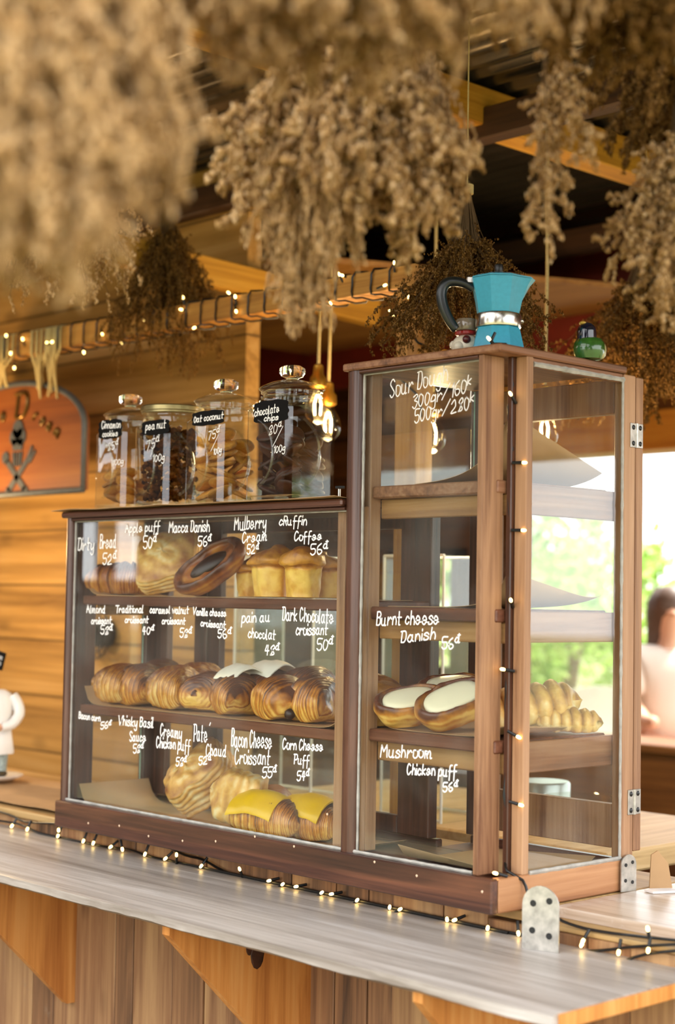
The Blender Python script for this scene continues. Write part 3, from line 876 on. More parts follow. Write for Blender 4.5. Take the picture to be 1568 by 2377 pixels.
M['cheese_yellow'] = plain('cheddar_slice', S('dcae12'), 0.33, var=0.1, vscale=20)
M['icing'] = plain('white_icing', S('efe6d6'), 0.45, var=0.06, vscale=30, bump=0.3)
M['choc'] = plain('chocolate', S('2a130a'), 0.35, var=0.3, vscale=60)


def grid_faces(nu, nv, cv=True):
    F = []
    for i in range(nu - 1):
        for j in range(nv if cv else nv - 1):
            F.append((i * nv + j, i * nv + (j + 1) % nv, (i + 1) * nv + (j + 1) % nv, (i + 1) * nv + j))
    return F


def croissant_mesh(L=0.19, R=0.066, bend=0.7, seed=0, ridges=4.2, crumb=0.0, step=0.19, flat=0.62):
    """Rolled crescent along local x: layers step down towards both tips; base at z=0."""
    nu, nv = 150, 56
    V, bake, cr = [], [], []
    for i in range(nu):
        t = -1 + 2 * i / (nu - 1)
        ang = t * bend
        arcR = L / 2 / max(bend, .01)
        cx, cyy = arcR * math.sin(ang), arcR * (math.cos(ang) - 1)
        nx_, ny_ = -math.sin(ang), math.cos(ang)           # sideways direction in the plane
        env = max(0.0, 1 - abs(t) ** 2.3) ** 0.52
        env = 0.28 * max(0, 1 - abs(t) ** 8) ** .5 + 0.72 * env
        for j in range(nv):
            a = 2 * math.pi * j / nv
            k = abs(t) * ridges + 0.10 * math.cos(a - .6 + seed) + 0.05 * math.sin(2 * a + seed) + .12 * noise.noise((t * 3 + seed, math.cos(a) * 1.5, math.sin(a) * 1.5)) + .13 * seed
            fr = k - math.floor(k)
            lay = (1 - fr)
            r = R * env * (1 - step * fr ** 1.4 + 0.012 * math.sin(k * 2 * math.pi * 4))
            z = r * math.sin(a) * 0.92
            s = r * math.cos(a)
            if z < -flat * R * env: z = -flat * R * env
            V.append((cx + nx_ * s, cyy + ny_ * s, z))
            b = 0.28 + 0.60 * max(0, math.sin(a)) ** 1.5 + 0.28 * max(0, 1 - fr * 3.2) - 0.34 * max(0, (fr - .72) * 3.5) - 0.28 * max(0, -math.sin(a)) + .15 * math.sin(k * 2 * math.pi * 4)
            bake.append(b); cr.append(crumb * max(0, math.sin(a) + .1))
    V = np.array(V)
    nrm = fbm(V, 28, 3, seed * 3.1 + 1)
    V += (V * 0 + np.array([[0, 0, 1]])) * (nrm * 0.003)[:, None]
    V[:, 0] += 0.002 * fbm(V, 40, 2, seed + 9); V[:, 1] += 0.003 * fbm(V, 30, 2, seed + 4)
    V[:, 2] -= V[:, 2].min()
    F = grid_faces(nu, nv) + [tuple(range(nv))[::-1], tuple((nu - 1) * nv + k for k in range(nv))]
    return V, F, np.array(bake) + 0.18 * fbm(V, 25, 3, seed + 2), cr


def slab_mesh(A=0.15, B=0.15, T=0.05, seed=0, layers=5, puffy=0.4, nu=60, nv=60):
    """A laminated square: domed top and bottom with a flaky layered rim."""
    prof = []
    nl = 26
    for k in range(nl + 1):
        u = k / nl
        prof.append(u)
    V, bake = [], []
    n = 120
    rows = []
    def sup(a, ex):
        c, s = math.cos(a), math.sin(a)
        r = (abs(c) ** ex + abs(s) ** ex) ** (-1 / ex)
        return c * r, s * r
    # rings from bottom centre, round the rim, to the top centre
    seq = [(f, -T / 2 - puffy * T * .15 * (1 - f ** 2), 0) for f in np.linspace(0.02, .93, 9)]
    for k in range(nl + 1):
        z = -T / 2 + T * k / nl
        seq.append((0.975 - 0.02 * abs(2 * k / nl - 1) ** 3, z, 10 + k / nl))
    seq += [(f, T / 2 + puffy * T * (1 - f ** 2), 3) for f in np.linspace(.93, 0.02, 12)]
    for f, z, kind in seq:
        for j in range(n):
            a = 2 * math.pi * j / n
            x, y = sup(a, 2.0 + 3.0 * min(1, f) ** 2)
            la = 0
            if kind >= 10:
                la = math.sin((kind - 10) * layers * 2 * math.pi + 2.2 * noise.noise((x * 2 + seed, y * 2, (kind - 10) * 2)))
                f_ = f + .022 * la
            else: f_ = f
            wob = 1 + 0.035 * noise.noise((x * 2.1 + seed, y * 2.1, z * 25))
            V.append((x * f_ * A / 2 * wob, y * f_ * B / 2 * wob, z * (1 + 0.12 * noise.noise((x * 1.5 + seed, y * 1.5, 3)))))
            bake.append(0.62 - 0.35 * (1 - f) + .3 * math.sin(f * 14 + 3 * math.sin(a * 2)) * .5 if kind == 3 else (0.45 if kind == 0 else 0.34 + 0.12 * la))
    V = np.array(V)
    V[:, 2] += 0.004 * fbm(V, 30, 3, seed + 1)
    F = grid_faces(len(seq), n) + [tuple(range(n))[::-1], tuple((len(seq) - 1) * n + k for k in range(n))]
    return V, F, np.array(bake) + 0.25 * fbm(V, 22, 3, seed), None


def cruffin_mesh(R=0.042, H=0.105, seed=0, skew=0.0):
    """Tall ridged cup with an overhanging twisted crown."""
    n = 72
    prof = [(0.02, 0), (0.80, 0.0), (0.86, 0.05), (0.92, .25), (0.97, .45), (1.0, .60), (1.02, .64), (1.18, .67), (1.27, .72), (1.24, .79), (1.12, .86), (0.88, .93), (0.55, .985), (0.25, 1.0), (0.02, .99)]
    V, bake = [], []
    pr = catmull(prof, 3)
    for r, z in pr:
        for j in range(n):
            a = 2 * math.pi * j / n
            rr = r * (1 + (0.035 * math.sin(6 * a + seed + z * 2) if z < .62 else 0.05 * math.sin(3 * a + z * 14 + seed)))
            V.append((R * rr * math.cos(a) + skew * z * R, R * rr * math.sin(a), H * z + (0.012 * math.sin(a + seed) * (z > .62) * (z - .6)) * 2))
            bake.append((0.12 if z < .6 else 0.35 + 1.1 * (z - .62)) + (0.25 if 0.6 < z < .68 else 0))
    V = np.array(V)
    V[:, 0] += 0.003 * fbm(V, 35, 3, seed); V[:, 1] += 0.003 * fbm(V, 35, 3, seed + 5); 
    V[:, 2] += 0.004 * fbm(V, 30, 3, seed + 7) * (V[:, 2] > .01)
    F = grid_faces(len(pr), n) + [tuple(range(n))[::-1], tuple((len(pr) - 1) * n + k for k in range(n))]
    return V, F, np.array(bake) + 0.22 * fbm(V, 30, 3, seed + 2), None


def boat_mesh(A=0.17, B=0.10, T=0.045, seed=0, hollow=0.5):
    """Oval Danish: layered sides, raised browned rim, sunken middle."""
    n = 90
    seq = [(0.02, 0, .4), (.72, 0, .4), (.82, .08, .3), (.93, .3, .1), (.985, .5, .35), (1.0, .62, .1), (.99, .8, .5), (.95, .95, .75), (.88, 1.02, .85), (.82, 1.0, .8), (.77, .92, .7), (.72, .80, .5), (.4, .80 - .1 * hollow, .5), (0.02, .8 - .12 * hollow, .5)]
    V, bake = [], []
    S2 = catmull([(a, b, c) for a, b, c in seq], 3)
    for f, z, bk in S2:
        for j in range(n):
            a = 2 * math.pi * j / n
            c, s = math.cos(a), math.sin(a)
            r = (abs(c) ** 2.5 + abs(s) ** 2.5) ** (-1 / 2.5)
            V.append((c * r * f * A / 2, s * r * f * B / 2, z * T))
            bake.append(bk)
    V = np.array(V)
    V[:, 2] += 0.004 * fbm(V, 30, 3, seed) * (V[:, 2] > .005)
    V[:, 0] += 0.003 * fbm(V, 25, 2, seed + 3); V[:, 1] += 0.003 * fbm(V, 25, 2, seed + 6)
    F = grid_faces(len(S2), n) + [tuple(range(n))[::-1], tuple((len(S2) - 1) * n + k for k in range(n))]
    return V, F, np.array(bake) + 0.45 * fbm(V, 20, 3, seed + 1), None


def twist_mesh(L=0.15, R=0.042, seed=0, folds=4):
    """Braided puff: fat slanting folds side by side."""
    nu, nv = 100, 48
    V, bake = [], []
    for i in range(nu):
        t = -1 + 2 * i / (nu - 1)
        env = max(0, 1 - abs(t) ** 5) ** .5
        for j in range(nv):
            a = 2 * math.pi * j / nv
            ph = (t * folds + 0.55 * math.cos(a)) 
            fo = abs(math.sin(ph * math.pi / 1.0 * .5 * 2))
            r = R * env * (0.80 + 0.24 * fo ** .7)
            z = r * math.sin(a) * .85
            z = max(z, -.55 * R)
            V.append((t * L / 2 + 0.2 * R * math.cos(a), r * math.cos(a) * 1.15, z))
            bake.append(0.25 + 0.35 * max(0, math.sin(a)) + 0.35 * (1 - fo) * (math.sin(a) > -.2) )
    V = np.array(V)
    V[:, 2] += 0.004 * fbm(V, 30, 3, seed)
    V[:, 2] -= V[:, 2].min()
    F = grid_faces(nu, nv) + [tuple(range(nv))[::-1], tuple((nu - 1) * nv + k for k in range(nv))]
    return V, F, np.array(bake) + 0.2 * fbm(V, 25, 3, seed + 1), None


def bake_thing(name, mesh, mat, loc, rot, label, cat, group=None, rest=True):
    V, F, bk, cr = mesh
    at_ = {'bake': bk}
    if cr is not None: at_['crumb'] = cr
    t = raw(name, V, F, M[mat], None, local=True, attrs=at_)
    t.location = loc; t.rotation_euler = rot
    tag(t, label, cat, group)
    if loc[0] > xm1 and loc[2] < .4:
        return settle(t, .040, D_T - .055, xm1 + .002, -.049 if loc[1] < .2 else -.016, z=(ZT3, SH2 - .07) if rest else None)
    zb = max(z for z in (ZL, ZM, ZU, .5855 if loc[0] > xm0 - .05 else ZU) if z <= loc[2] + .012)
    return settle(t, .040, D_L - .030, XL + (.026 if zb == ZU else .013), z=(zb, {ZL: SH_M - .028, ZM: SH_U - .028}.get(zb, H_L - .02)))


def settle(t, ylo, yhi, xlo=-9, xhi=9, z=None):
    """Nudge (and if need be shrink) a pastry so that it sits clear of the glass and the posts."""
    n = len(t.data.vertices)
    co = np.empty(n * 3, dtype=np.float32); t.data.vertices.foreach_get('co', co); co = co.reshape(-1, 3)
    for _ in range(6):
        Rm = np.array(Matrix.LocRotScale(t.location, t.rotation_euler, t.scale))
        p = co @ Rm[:3, :3].T + Rm[:3, 3]
        lo, hi = p.min(0), p.max(0)
        if z:
            if hi[2] - lo[2] > z[1] - z[0]:
                t.scale = [v * (z[1] - z[0]) / (hi[2] - lo[2]) * .99 for v in t.scale]
                continue
            t.location[2] += z[0] - lo[2]
        for ax, a, b in ((1, ylo, yhi), (0, xlo, xhi)):
            if hi[ax] - lo[ax] > b - a:
                t.scale = [v * (b - a) / (hi[ax] - lo[ax]) * .995 for v in t.scale]
                break
            d = a - lo[ax] if lo[ax] < a else (b - hi[ax] if hi[ax] > b else 0.0)
            t.location[ax] += d
            if ax == 1: t.location[0] += d * (t.location[0] - CAM[0]) / (t.location[1] - CAM[1])
    return t


def on_top(parent, name, V, F, m, smooth=60):
    return raw(name, V, F, M[m], parent, local=True, smooth=smooth)


def sheet_over(parent, size, z0, drop, seed, m, name, cx=0.0, cy_=0.0, rot=0.0, th=0.003, ridge='x', curv=6.0):
    """A soft slice draped over a rounded top, with its own thickness."""
    n = 14
    top = []
    for i in range(n):
        for j in range(n):
            u, v = (i / (n - 1) - .5), (j / (n - 1) - .5)
            x, y = u * size[0], v * size[1]
            c, s = math.cos(rot), math.sin(rot)
            X, Y = cx + c * x - s * y, cy_ + s * x + c * y
            zz = z0 - drop * ((y / size[1] * 2) ** 2) - 0.25 * drop * ((x / size[0] * 2) ** 2) + 0.003 * noise.noise((X * 40 + seed, Y * 40, 0))
            top.append((X + 0.003 * noise.noise((Y * 60, seed, 1)), Y, zz))
    V = top + [(x, y, z - th) for x, y, z in top]
    F = []
    N = n * n
    for i in range(n - 1):
        for j in range(n - 1):
            a = i * n + j
            F.append((a, a + n, a + n + 1, a + 1)); F.append((N + a, N + a + 1, N + a + n + 1, N + a + n))
    rim = [i * n for i in range(n)] + [(n - 1) * n + j for j in range(1, n)] + [i * n + n - 1 for i in range(n - 2, -1, -1)] + [j for j in range(n - 2, 0, -1)]
    for a, b in zip(rim, rim[1:] + rim[:1]): F.append((b, a, N + a, N + b))
    return on_top(parent, name, V, F, m)


VIEW = math.atan2(-_fw[1], -_fw[0])              # heading from the cabinet towards the viewer


def px_at(px, y, py=1500):
    return at(px, py, y=y).x

SH2 = 0.582
ZU, ZM, ZL, ZT3 = SH_U + 0.0035, SH_M + 0.0035, ZB + 0.0035, 0.324 + 0.0035
R90 = math.pi / 2
# upper shelf
c = croissant_mesh(0.185, 0.056, 0.75, 1, 4.5)
bake_thing('dark_bread_roll', c, 'croissant_dark', (px_at(266, .15), .15, ZU), (0, 0, math.radians(35)), 'dark crescent bread roll on the upper shelf, first from the end, under Dirty Bread', 'bread')
s = slab_mesh(0.17, 0.17, 0.052, 3, 4, .35)
t = bake_thing('square_puff', s, 'puff', (px_at(388, .165), .165, ZU + 0.08), (math.radians(52), math.radians(-14), math.radians(32)), 'big pale square puff pastry propped on edge on the upper shelf', 'puff pastry')
b = boat_mesh(0.20, 0.115, 0.05, 5)
t = bake_thing('chocolate_danish', b, 'croissant_dark', (px_at(500, .15), .15, ZU + 0.064), (math.radians(42), math.radians(-34), math.radians(40)), 'brown oval Danish with dark chocolate middle leaning on the upper shelf', 'Danish pastry')
bm = bmesh.new(); ball(bm, (0, 0, 0.036), 0.036, 3, (1.55, .72, .42)); obj('chocolate_filling', bm, M['choc'], t, local=True)
grp = 'cruffins on the upper shelf'
for k, (px, y, R, Hh, sk, lab) in enumerate((
        (577, .21, .034, .095, .1, 'small golden cruffin half hidden behind the fatter one under Mulberry Cream'),
        (628, .115, .045, .112, 0, 'fat pale-gold cruffin below the Mulberry Cream price'),
        (702, .115, .042, .108, -.15, 'golden cruffin with a slanting brown crown below the Coffee price'),
        (757, .20, .036, .100, 0, 'cruffin tucked beside the middle post of the upper shelf'),
        (876, .20, .052, .108, 0, 'cruffin seen alone through the tall front pane'))):
    xx = px_at(px, y)
    bake_thing('cruffin', cruffin_mesh(R, Hh, k * 2.3, sk), 'muffin', (min(xx, xm0 - .055) if k == 3 else xx, y, (ZU if k < 4 else 0.5855)), (0, 0, k * 1.1), lab, 'cruffin', grp)

# middle shelf
def cro(px, y, L, R, heading, lab, mat='croissant', seed=0, z=None, name='croissant', **kw):
    return bake_thing(name, croissant_mesh(L, R, kw.pop('bend', .55), seed, kw.pop('ridges', 4.2), **kw), mat, (px_at(px, y), y, ZM if z is None else z), (0, 0, math.radians(heading)), lab, 'croissant', 'croissants on the middle shelf' if z is None else None)

cro(254, .135, .150, .066, -10, 'flaky almond croissant first on the middle shelf, beside the end post', 'croissant_nut', 1, crumb=.6, ridges=4.6, step=.22)
cro(336, .140, .165, .068, -14, 'glossy reddish croissant with ringed layers below the Traditional price', 'croissant', 2, ridges=5.5)
t = cro(378, .240, .14, .074, -30, 'dark-topped croissant peeping over the ringed one below Traditional', 'croissant_dark', 3)
cro(419, .140, .165, .069, -12, 'crumb-dusted croissant with pale tip below the caramel walnut price', 'croissant_nut', 4, crumb=1.0)
cro(466, .240, .14, .074, -30, 'nut-topped croissant behind the crumb-dusted one', 'croissant_nut', 5, crumb=1.0)
t = cro(494, .150, .13, .062, -75, 'plain golden croissant squeezed in front of the iced one, below Vanilla cheese', 'croissant', 6)
t = cro(556, .135, .155, .064, -30, 'golden croissant under a sheet of white icing, middle shelf', 'croissant', 7, ridges=3.5)
sheet_over(t, (.11, .095), .121, .030, 2, 'icing', 'icing_sheet', -.02, .01, .3)
t = cro(636, .225, .15, .070, -20, 'browned croissant with white icing behind the smooth round bun', 'croissant_dark', 8)
sheet_over(t, (.12, .10), .130, .030, 5, 'icing', 'icing_sheet', 0, 0, .2)
t = cro(657, .125, .150, .066, -20, 'smooth round golden bun with chocolate ends below pain au chocolat', 'croissant', 9, ridges=1.6, bend=.1, step=.05)
for q_ in ((-.075, .0, .018), (.076, -.01, .018)):
    bm = bmesh.new(); ball(bm, q_, .013, 2); obj('chocolate_end', bm, M['choc'], t, local=True)
t = cro(742, .150, .16, .068, -15, 'golden croissant with dark chocolate centre beside the middle post', 'croissant', 10, ridges=3)
bm = bmesh.new(); ball(bm, (-.052, -.040, .036), .016, 2, (1, .5, 1)); obj('chocolate_end', bm, M['choc'], t, local=True)
cro(727, .250, .15, .078, -10, 'dark chocolate croissant at the back beside the middle post', 'croissant_dark', 11)

# bottom of the low section
t = bake_thing('seeded_puff', slab_mesh(.175, .150, .076, 8, 5, .3), 'puff_seed', (px_at(466, .165, 1850), .165, ZL + .080), (math.radians(34), math.radians(-38), math.radians(36)), 'largest seeded puff pastry leaning on the bottom board', 'puff pastry')
t = bake_thing('rolled_puff', slab_mesh(.13, .085, .085, 12, 4, .4), 'puff', (px_at(562, .12, 1860), .12, ZL + .068), (math.radians(12), math.radians(-74), math.radians(20)), 'pale upright puff roll between the seeded puff and the cheese croissant', 'puff pastry')
t = cro(641, .250, .12, .062, -10, 'small browned puff peeping from behind the front cheese croissant', 'puff', 21, z=ZL, name='small_puff')
t = cro(640, .112, .195, .058, 8, 'croissant under a yellow cheese slice, foremost on the bottom board', 'croissant', 22, z=ZL, ridges=5.0, bend=.35, step=.1)
sheet_over(t, (.135, .125), .1045, .046, 3, 'cheese_yellow', 'cheese_slice', -.025, .0, .0, .004)
t = cro(738, .165, .17, .056, 6, 'second yellow-cheese croissant, partly behind the middle post', 'croissant', 23, z=ZL, ridges=5.0, bend=.3, step=.1)
sheet_over(t, (.13, .115), .1015, .043, 6, 'cheese_yellow', 'cheese_slice', -.01, .0, .0, .004)

# tall section, third shelf
def danish(px, y, z, rot, lab, seed, A=.165, B=.105, T=.052, rest=True):
    t = bake_thing('cheese_danish', boat_mesh(A, B, T, seed, .2), 'danish', (px_at(px, y, 1660), y, z), rot, lab, 'Danish pastry', 'burnt cheese Danishes in the tall section', rest)
    V, bk = [], []
    n = 40
    seq = [(.99, .60), (.99, .90), (.95, .99), (.75, 1.05), (.4, 1.08), (.02, 1.09)]
    for f, z_ in seq:
        for j in range(n):
            a = 2 * math.pi * j / n; c_, s_ = math.cos(a), math.sin(a); r = (abs(c_) ** 2.5 + abs(s_) ** 2.5) ** (-1 / 2.5)
            V.append((c_ * r * f * A * .375, s_ * r * f * B * .375, z_ * T))
    on_top(t, 'cheese_filling', V, grid_faces(len(seq), n) + [tuple((len(seq) - 1) * n + k for k in range(n))], 'cheese')
    return t
danish(936, .125, ZT3 + .014, (math.radians(27), math.radians(-10), math.radians(50)), 'oval cheese Danish with bright cut cheese, nearest the middle post', 1, A=.155, B=.10)
danish(1060, .135, ZT3 + .018, (math.radians(30), math.radians(-22), math.radians(56)), 'oval cheese Danish nearest the corner post of the tall section', 3, A=.165, B=.105)
danish(1030, .255, ZT3 + .046, (math.radians(24), math.radians(-6), math.radians(50)), 'cheese Danish peeping over the two front ones', 6, A=.15, B=.095, rest=False)
t = bake_thing('braided_puff', twist_mesh(.20, .058, 3, 3), 'puff', (px_at(1240, .30, 1650), .30, ZT3 + .012), (0, math.radians(-10), math.radians(48)), 'fat braided puff behind the corner post on the tall third shelf', 'puff pastry')
t = bake_thing('braided_puff', twist_mesh(.13, .034, 7, 3), 'puff', (px_at(1332, .32, 1680), .32, ZT3), (0, 0, math.radians(40)), 'flat layered puff lying against the fat braided one', 'puff pastry')


# ---------------------------------------------------------------- kraft paper on the boards
def paper(name, x0, x1, y0, y1, zf, label, nx=40, ny=18, th=0.0012):
    V = []
    for k in (0, 1):
        for i in range(nx):
            for j in range(ny):
                u, v = i / (nx - 1), j / (ny - 1)
                x, y = x0 + (x1 - x0) * u, y0 + (y1 - y0) * v
                dx, dz = zf(u, v, x, y)
                V.append((x + dx, y, dz - k * th))
    F = []
    N = nx * ny
    for i in range(nx - 1):
        for j in range(ny - 1):
            a = i * ny + j
            F.append((a, a + ny, a + ny + 1, a + 1)); F.append((N + a, N + a + 1, N + a + ny + 1, N + a + ny))
    rim = [i * ny for i in range(nx)] + [(nx - 1) * ny + j for j in range(1, ny)] + [i * ny + ny - 1 for i in range(nx - 2, -1, -1)] + [j for j in range(ny - 2, 0, -1)]
    for a, b in zip(rim, rim[1:] + rim[:1]): F.append((b, a, N + a, N + b))
    o = raw(name, V, F, M['kraft'], None, smooth=50)
    return tag(o, label, 'paper', 'kraft paper liners')

E_ = math.exp
paper('kraft_liner', XL + .032, xm0 - .052, .062, D_L - .035, lambda u, v, x, y: (0, SH_U + .002 + .03 * E_(-u * 60)), 'kraft paper under the bread and cruffins of the upper shelf', 60)
paper('kraft_liner', XL + .034, xm0 - .050, .060, D_L - .035, lambda u, v, x, y: (0, SH_M + .002 + .045 * E_(-u * 70) + .03 * E_(-(1 - u) * 50 - v * 4)), 'kraft paper under the croissants of the middle shelf', 60)
paper('kraft_liner', XL + .036, xm0 - .050, .050, D_L - .045, lambda u, v, x, y: (0, ZB + .002 + .06 * E_(-u * 42) + .012 * E_(-(1 - u) * 60)), 'kraft paper curling up at the end post on the bottom board', 60)
paper('kraft_liner', xm1 + .05, -.052, .100, D_T - .06, lambda u, v, x, y: (0, ZB + .002 + .035 * E_(-v * 14) * (1 - u * .6) + .02 * E_(-(1 - v) * 10) * u), 'wide kraft sheet with a turned-up front edge in the empty tall bottom', 30)
paper('kraft_liner', xm1 + .01, -.050, .075, D_T - .045, lambda u, v, x, y: (0, ZT3 - .0015 + .028 * E_(-u * 22) + .025 * E_(-((1 - u) * 12)) * (1 - .6 * v) + .02 * E_(-(1 - v) * 12)), 'kraft paper under the cheese Danishes', 30)
paper('kraft_liner', xm1 + .015, -.050, .095, D_T - .045, lambda u, v, x, y: (0, .584 + .075 * E_(-(1 - u) * 9) * (1 - .85 * v) + .02 * E_(-(1 - v) * 9) * u), 'kraft paper curling at the corner on the bare tall second shelf', 30)
paper('kraft_liner', xm1 + .09, -.050, .095, D_T - .05, lambda u, v, x, y: (0, .840 + .135 * E_(-(1 - u) * 4.0) * (1 - .75 * v) + .0 * v), 'big curled kraft sheet in the topmost tall compartment', 30)
o = paper('kraft_runner', XL - .035, xm0 - .004, -.012, .29, lambda u, v, x, y: (0, H_L + .0022 + .004 * (noise.noise((x * 8, y * 10, 0)) + .6) * E_(-v * 6) + (.006 if False else 0)), 'torn kraft paper runner under the cookie jars', 90, 20)
paper('kraft_sheet', -2.6, -1.53, .125, .52, lambda u, v, x, y: (0, .002 + .006 * (noise.noise((x * 5, y * 7, 2)) + 1) + (.0 if v > .1 else 0)), 'crumpled kraft sheet on the countertop under the chef figurine', 60, 24)
# ---------------------------------------------------------------- cookie jars on the low section
M['jar'] = pane_glass('jar_glass', tint=(0.95, 0.965, 0.93), ior=1.66, dust=0.0)
mg, tg, og = nt('solid_glass')
gb = tg.nodes.new('ShaderNodeBsdfGlass'); gb.inputs['IOR'].default_value = 1.5; gb.inputs['Roughness'].default_value = 0.01
tg.links.new(gb.outputs[0], og.inputs[0]); M['solidglass'] = mg
M['brass'] = plain('brass', S('b98a34'), 0.3, metal=0.9, var=0.2, vscale=20)
M['slate'] = plain('black_label', S('0b0908'), 0.75, spec=0.15)
M['cookie'] = pastry('oat_cookie', S('e8bc62'), S('cc8f34'), S('8a5a1c'), rough=0.7, coat=0.0, scale=120)
M['cookie_dark'] = pastry('chocolate_cookie', S('6a3a1c'), S('4a2412'), S('241008'), rough=0.6, coat=0.0, scale=120)
M['cookie_cin'] = pastry('cinnamon_cookie', S('e0b25c'), S('b87c30'), S('7a4a1a'), rough=0.7, coat=0.0, scale=120)
M['peanut'] = dried('candied_peanuts', S('2c160a'), S('4c280f'), S('7a4a20'))


def sq_ring(c, a, ch, z, blend=0.0, rr=0.05, n=10):
    """Chamfered square of half-width a; blend=1 gives a circle of radius rr."""
    pts = []
    corners = [(1, -1), (1, 1), (-1, 1), (-1, -1)]
    base = []
    for sx, sy in corners:
        p = (sx * a, sy * (a - ch)); q = (sx * (a - ch), sy * a)
        base += [p, q] if sx * sy > 0 else [q, p]
    full = []
    for k in range(8):
        p, q = base[k], base[(k + 1) % 8]
        m = 5 if k % 2 else 3
        for s in range(m): full.append((p[0] + (q[0] - p[0]) * s / m, p[1] + (q[1] - p[1]) * s / m))
    for x, y in full:
        l = math.hypot(x, y)
        cx_, cy_2 = x / l * rr, y / l * rr
        pts.append((c[0] + x * (1 - blend) + cx_ * blend, c[1] + y * (1 - blend) + cy_2 * blend, c[2] + z))
    return pts


def cookie_proto(mat, r, th):
    n = 28
    V, bk = [], []
    for f, z in ((.02, 0), (.8, 0), (.96, .25), (1, .5), (.95, .8), (.8, .98), (.4, 1.05), (.02, 1.07)):
        for j in range(n):
            a = 2 * math.pi * j / n
            V.append((math.cos(a) * f * r, math.sin(a) * f * r, z * th)); bk.append(.35 + .3 * (f > .8))
    V = np.array(V); V[:, 2] += .002 * fbm(V, 60, 2, 3); V[:, :2] *= 1 + .04 * fbm(V, 30, 2, 5)[:, None]
    return raw('cookie', V, grid_faces(8, n) + [tuple(range(n))[::-1], tuple(7 * n + k for k in range(n))], M[mat], None, attrs={'bake': bk})


def jar(px, py, yc, a, hb, label, lid='glass', neck=.062, label_txt=(), text_glass=(), lab=None):
    xc = at(px, py, y=yc).x
    z0 = H_L + 0.0045
    t = empty('cookie_jar', (xc, yc, z0), label, 'jar', 'glass cookie jars on the low cabinet')
    c = (xc, yc, z0)
    bm = bmesh.new()
    ch = a * .17
    rings = [sq_ring(c, a * .93, ch, 0.0), sq_ring(c, a, ch, .008), sq_ring(c, a, ch, hb), sq_ring(c, a * .93, ch * 2, hb + .012, .35, a * .9), sq_ring(c, a * .8, ch, hb + .024, .85, neck * 1.12), sq_ring(c, a, ch, hb + .030, 1, neck), sq_ring(c, a, ch, hb + .045, 1, neck)]
    loft(bm, rings, True, True, False)
    obj('body', bm, M['jar'], t, smooth=28)
    bm = bmesh.new(); loft(bm, [sq_ring(c, a * .90, ch, .004), sq_ring(c, a * .94, ch, .016)], True, True, True); obj('thick_base', bm, M['jar'], t, smooth=28)
    zt = z0 + hb + .046
    if lid == 'glass':
        bm = bmesh.new()
        for dz in (0.002, 0.013):
            lathe(bm, [(neck - .002, dz), (neck + .006, dz + .003), (neck + .007, dz + .006), (neck - .002, dz + .009)], 40, (xc, yc, zt - .022), cap0=False, cap1=False)
        obj('neck_ring', bm, M['jar'], t, smooth=50)
        bm = bmesh.new()
        lathe(bm, [(neck * .9, -.004), (neck + .008, 0), (neck + .012, .005), (neck + .006, .010), (neck * .75, .020), (neck * .4, .026), (neck * .24, .028)], 44, (xc, yc, zt), cap0=False, cap1=False)
        ld = obj('lid', bm, M['jar'], t, smooth=60)
        bm = bmesh.new()
        lathe(bm, [(.014, .026), (.015, .031), (.026, .036), (.031, .044), (.030, .054), (.020, .060), (.004, .061)], 36, (xc, yc, zt))
        obj('knob', bm, M['solidglass'], ld, smooth=60)
    else:
        bm = bmesh.new()
        lathe(bm, [(neck + .012, -.012), (neck + .014, -.010), (neck + .014, -.006), (neck + .016, -.004), (neck + .016, .006), (neck + .013, .009), (neck * .8, .0095), (neck * .3, .009)], 44, (xc, yc, zt))
        obj('screw_lid', bm, plain('tinned_lid', S('8d7f56'), .35, metal=.85, var=.2, vscale=30), t, smooth=40)
    # moulded grip arcs on the two faces in view
    for face in (0, 1):
        bm = bmesh.new()
        pts = []
        for q in np.linspace(-1.25, 1.25, 17):
            s = -a * .62 + a * .95 * math.cos(q) ; zz = hb * .52 + hb * .36 * math.sin(q) / math.sin(1.25)
            pts.append((xc + s, yc - a - .0012, z0 + zz) if face == 0 else (xc + a + .0012, yc + s - a * .1, z0 + zz))
        tube(bm, pts, .0034, 8)
        obj('grip_ridge', bm, M['jar'], t, smooth=60)
    if lab:
        # scalloped slate label on the front face
        pxc, pyc, wpx, hpx = lab
        o_ = at(pxc, pyc, y=yc - a - .0008)
        e_ = at(pxc + wpx / 2, pyc, y=yc - a - .0008); u_ = at(pxc, pyc - hpx / 2, y=yc - a - .0008)
        hw, hh = (e_ - o_).length, (u_ - o_).length
        poly = []
        for k in range(48):
            q = 2 * math.pi * k / 48
            cc, ss = math.cos(q), math.sin(q)
            r = (abs(cc) ** 5 + abs(ss) ** 5) ** (-1 / 5) * (1 + .035 * math.cos(10 * q))
            poly.append((hw * cc * r, hh * ss * r))
        bm = bmesh.new(); prism(bm, poly, (o_.x, yc - a - .0004, o_.z), (1, 0, 0), (0, 0, 1), (0, -1, 0), .0008)
        lo = obj('slate_label', bm, M['slate'], t)
        write('lettering', list(label_txt), {'y': yc - a - .0014}, lo, wd=.0026, off=(0, -.0004, 0))
    if text_glass:
        write('lettering', list(text_glass), {'y': yc - a - .0003}, t, wd=.0022, off=(0, -.0008, 0))
    return t, c

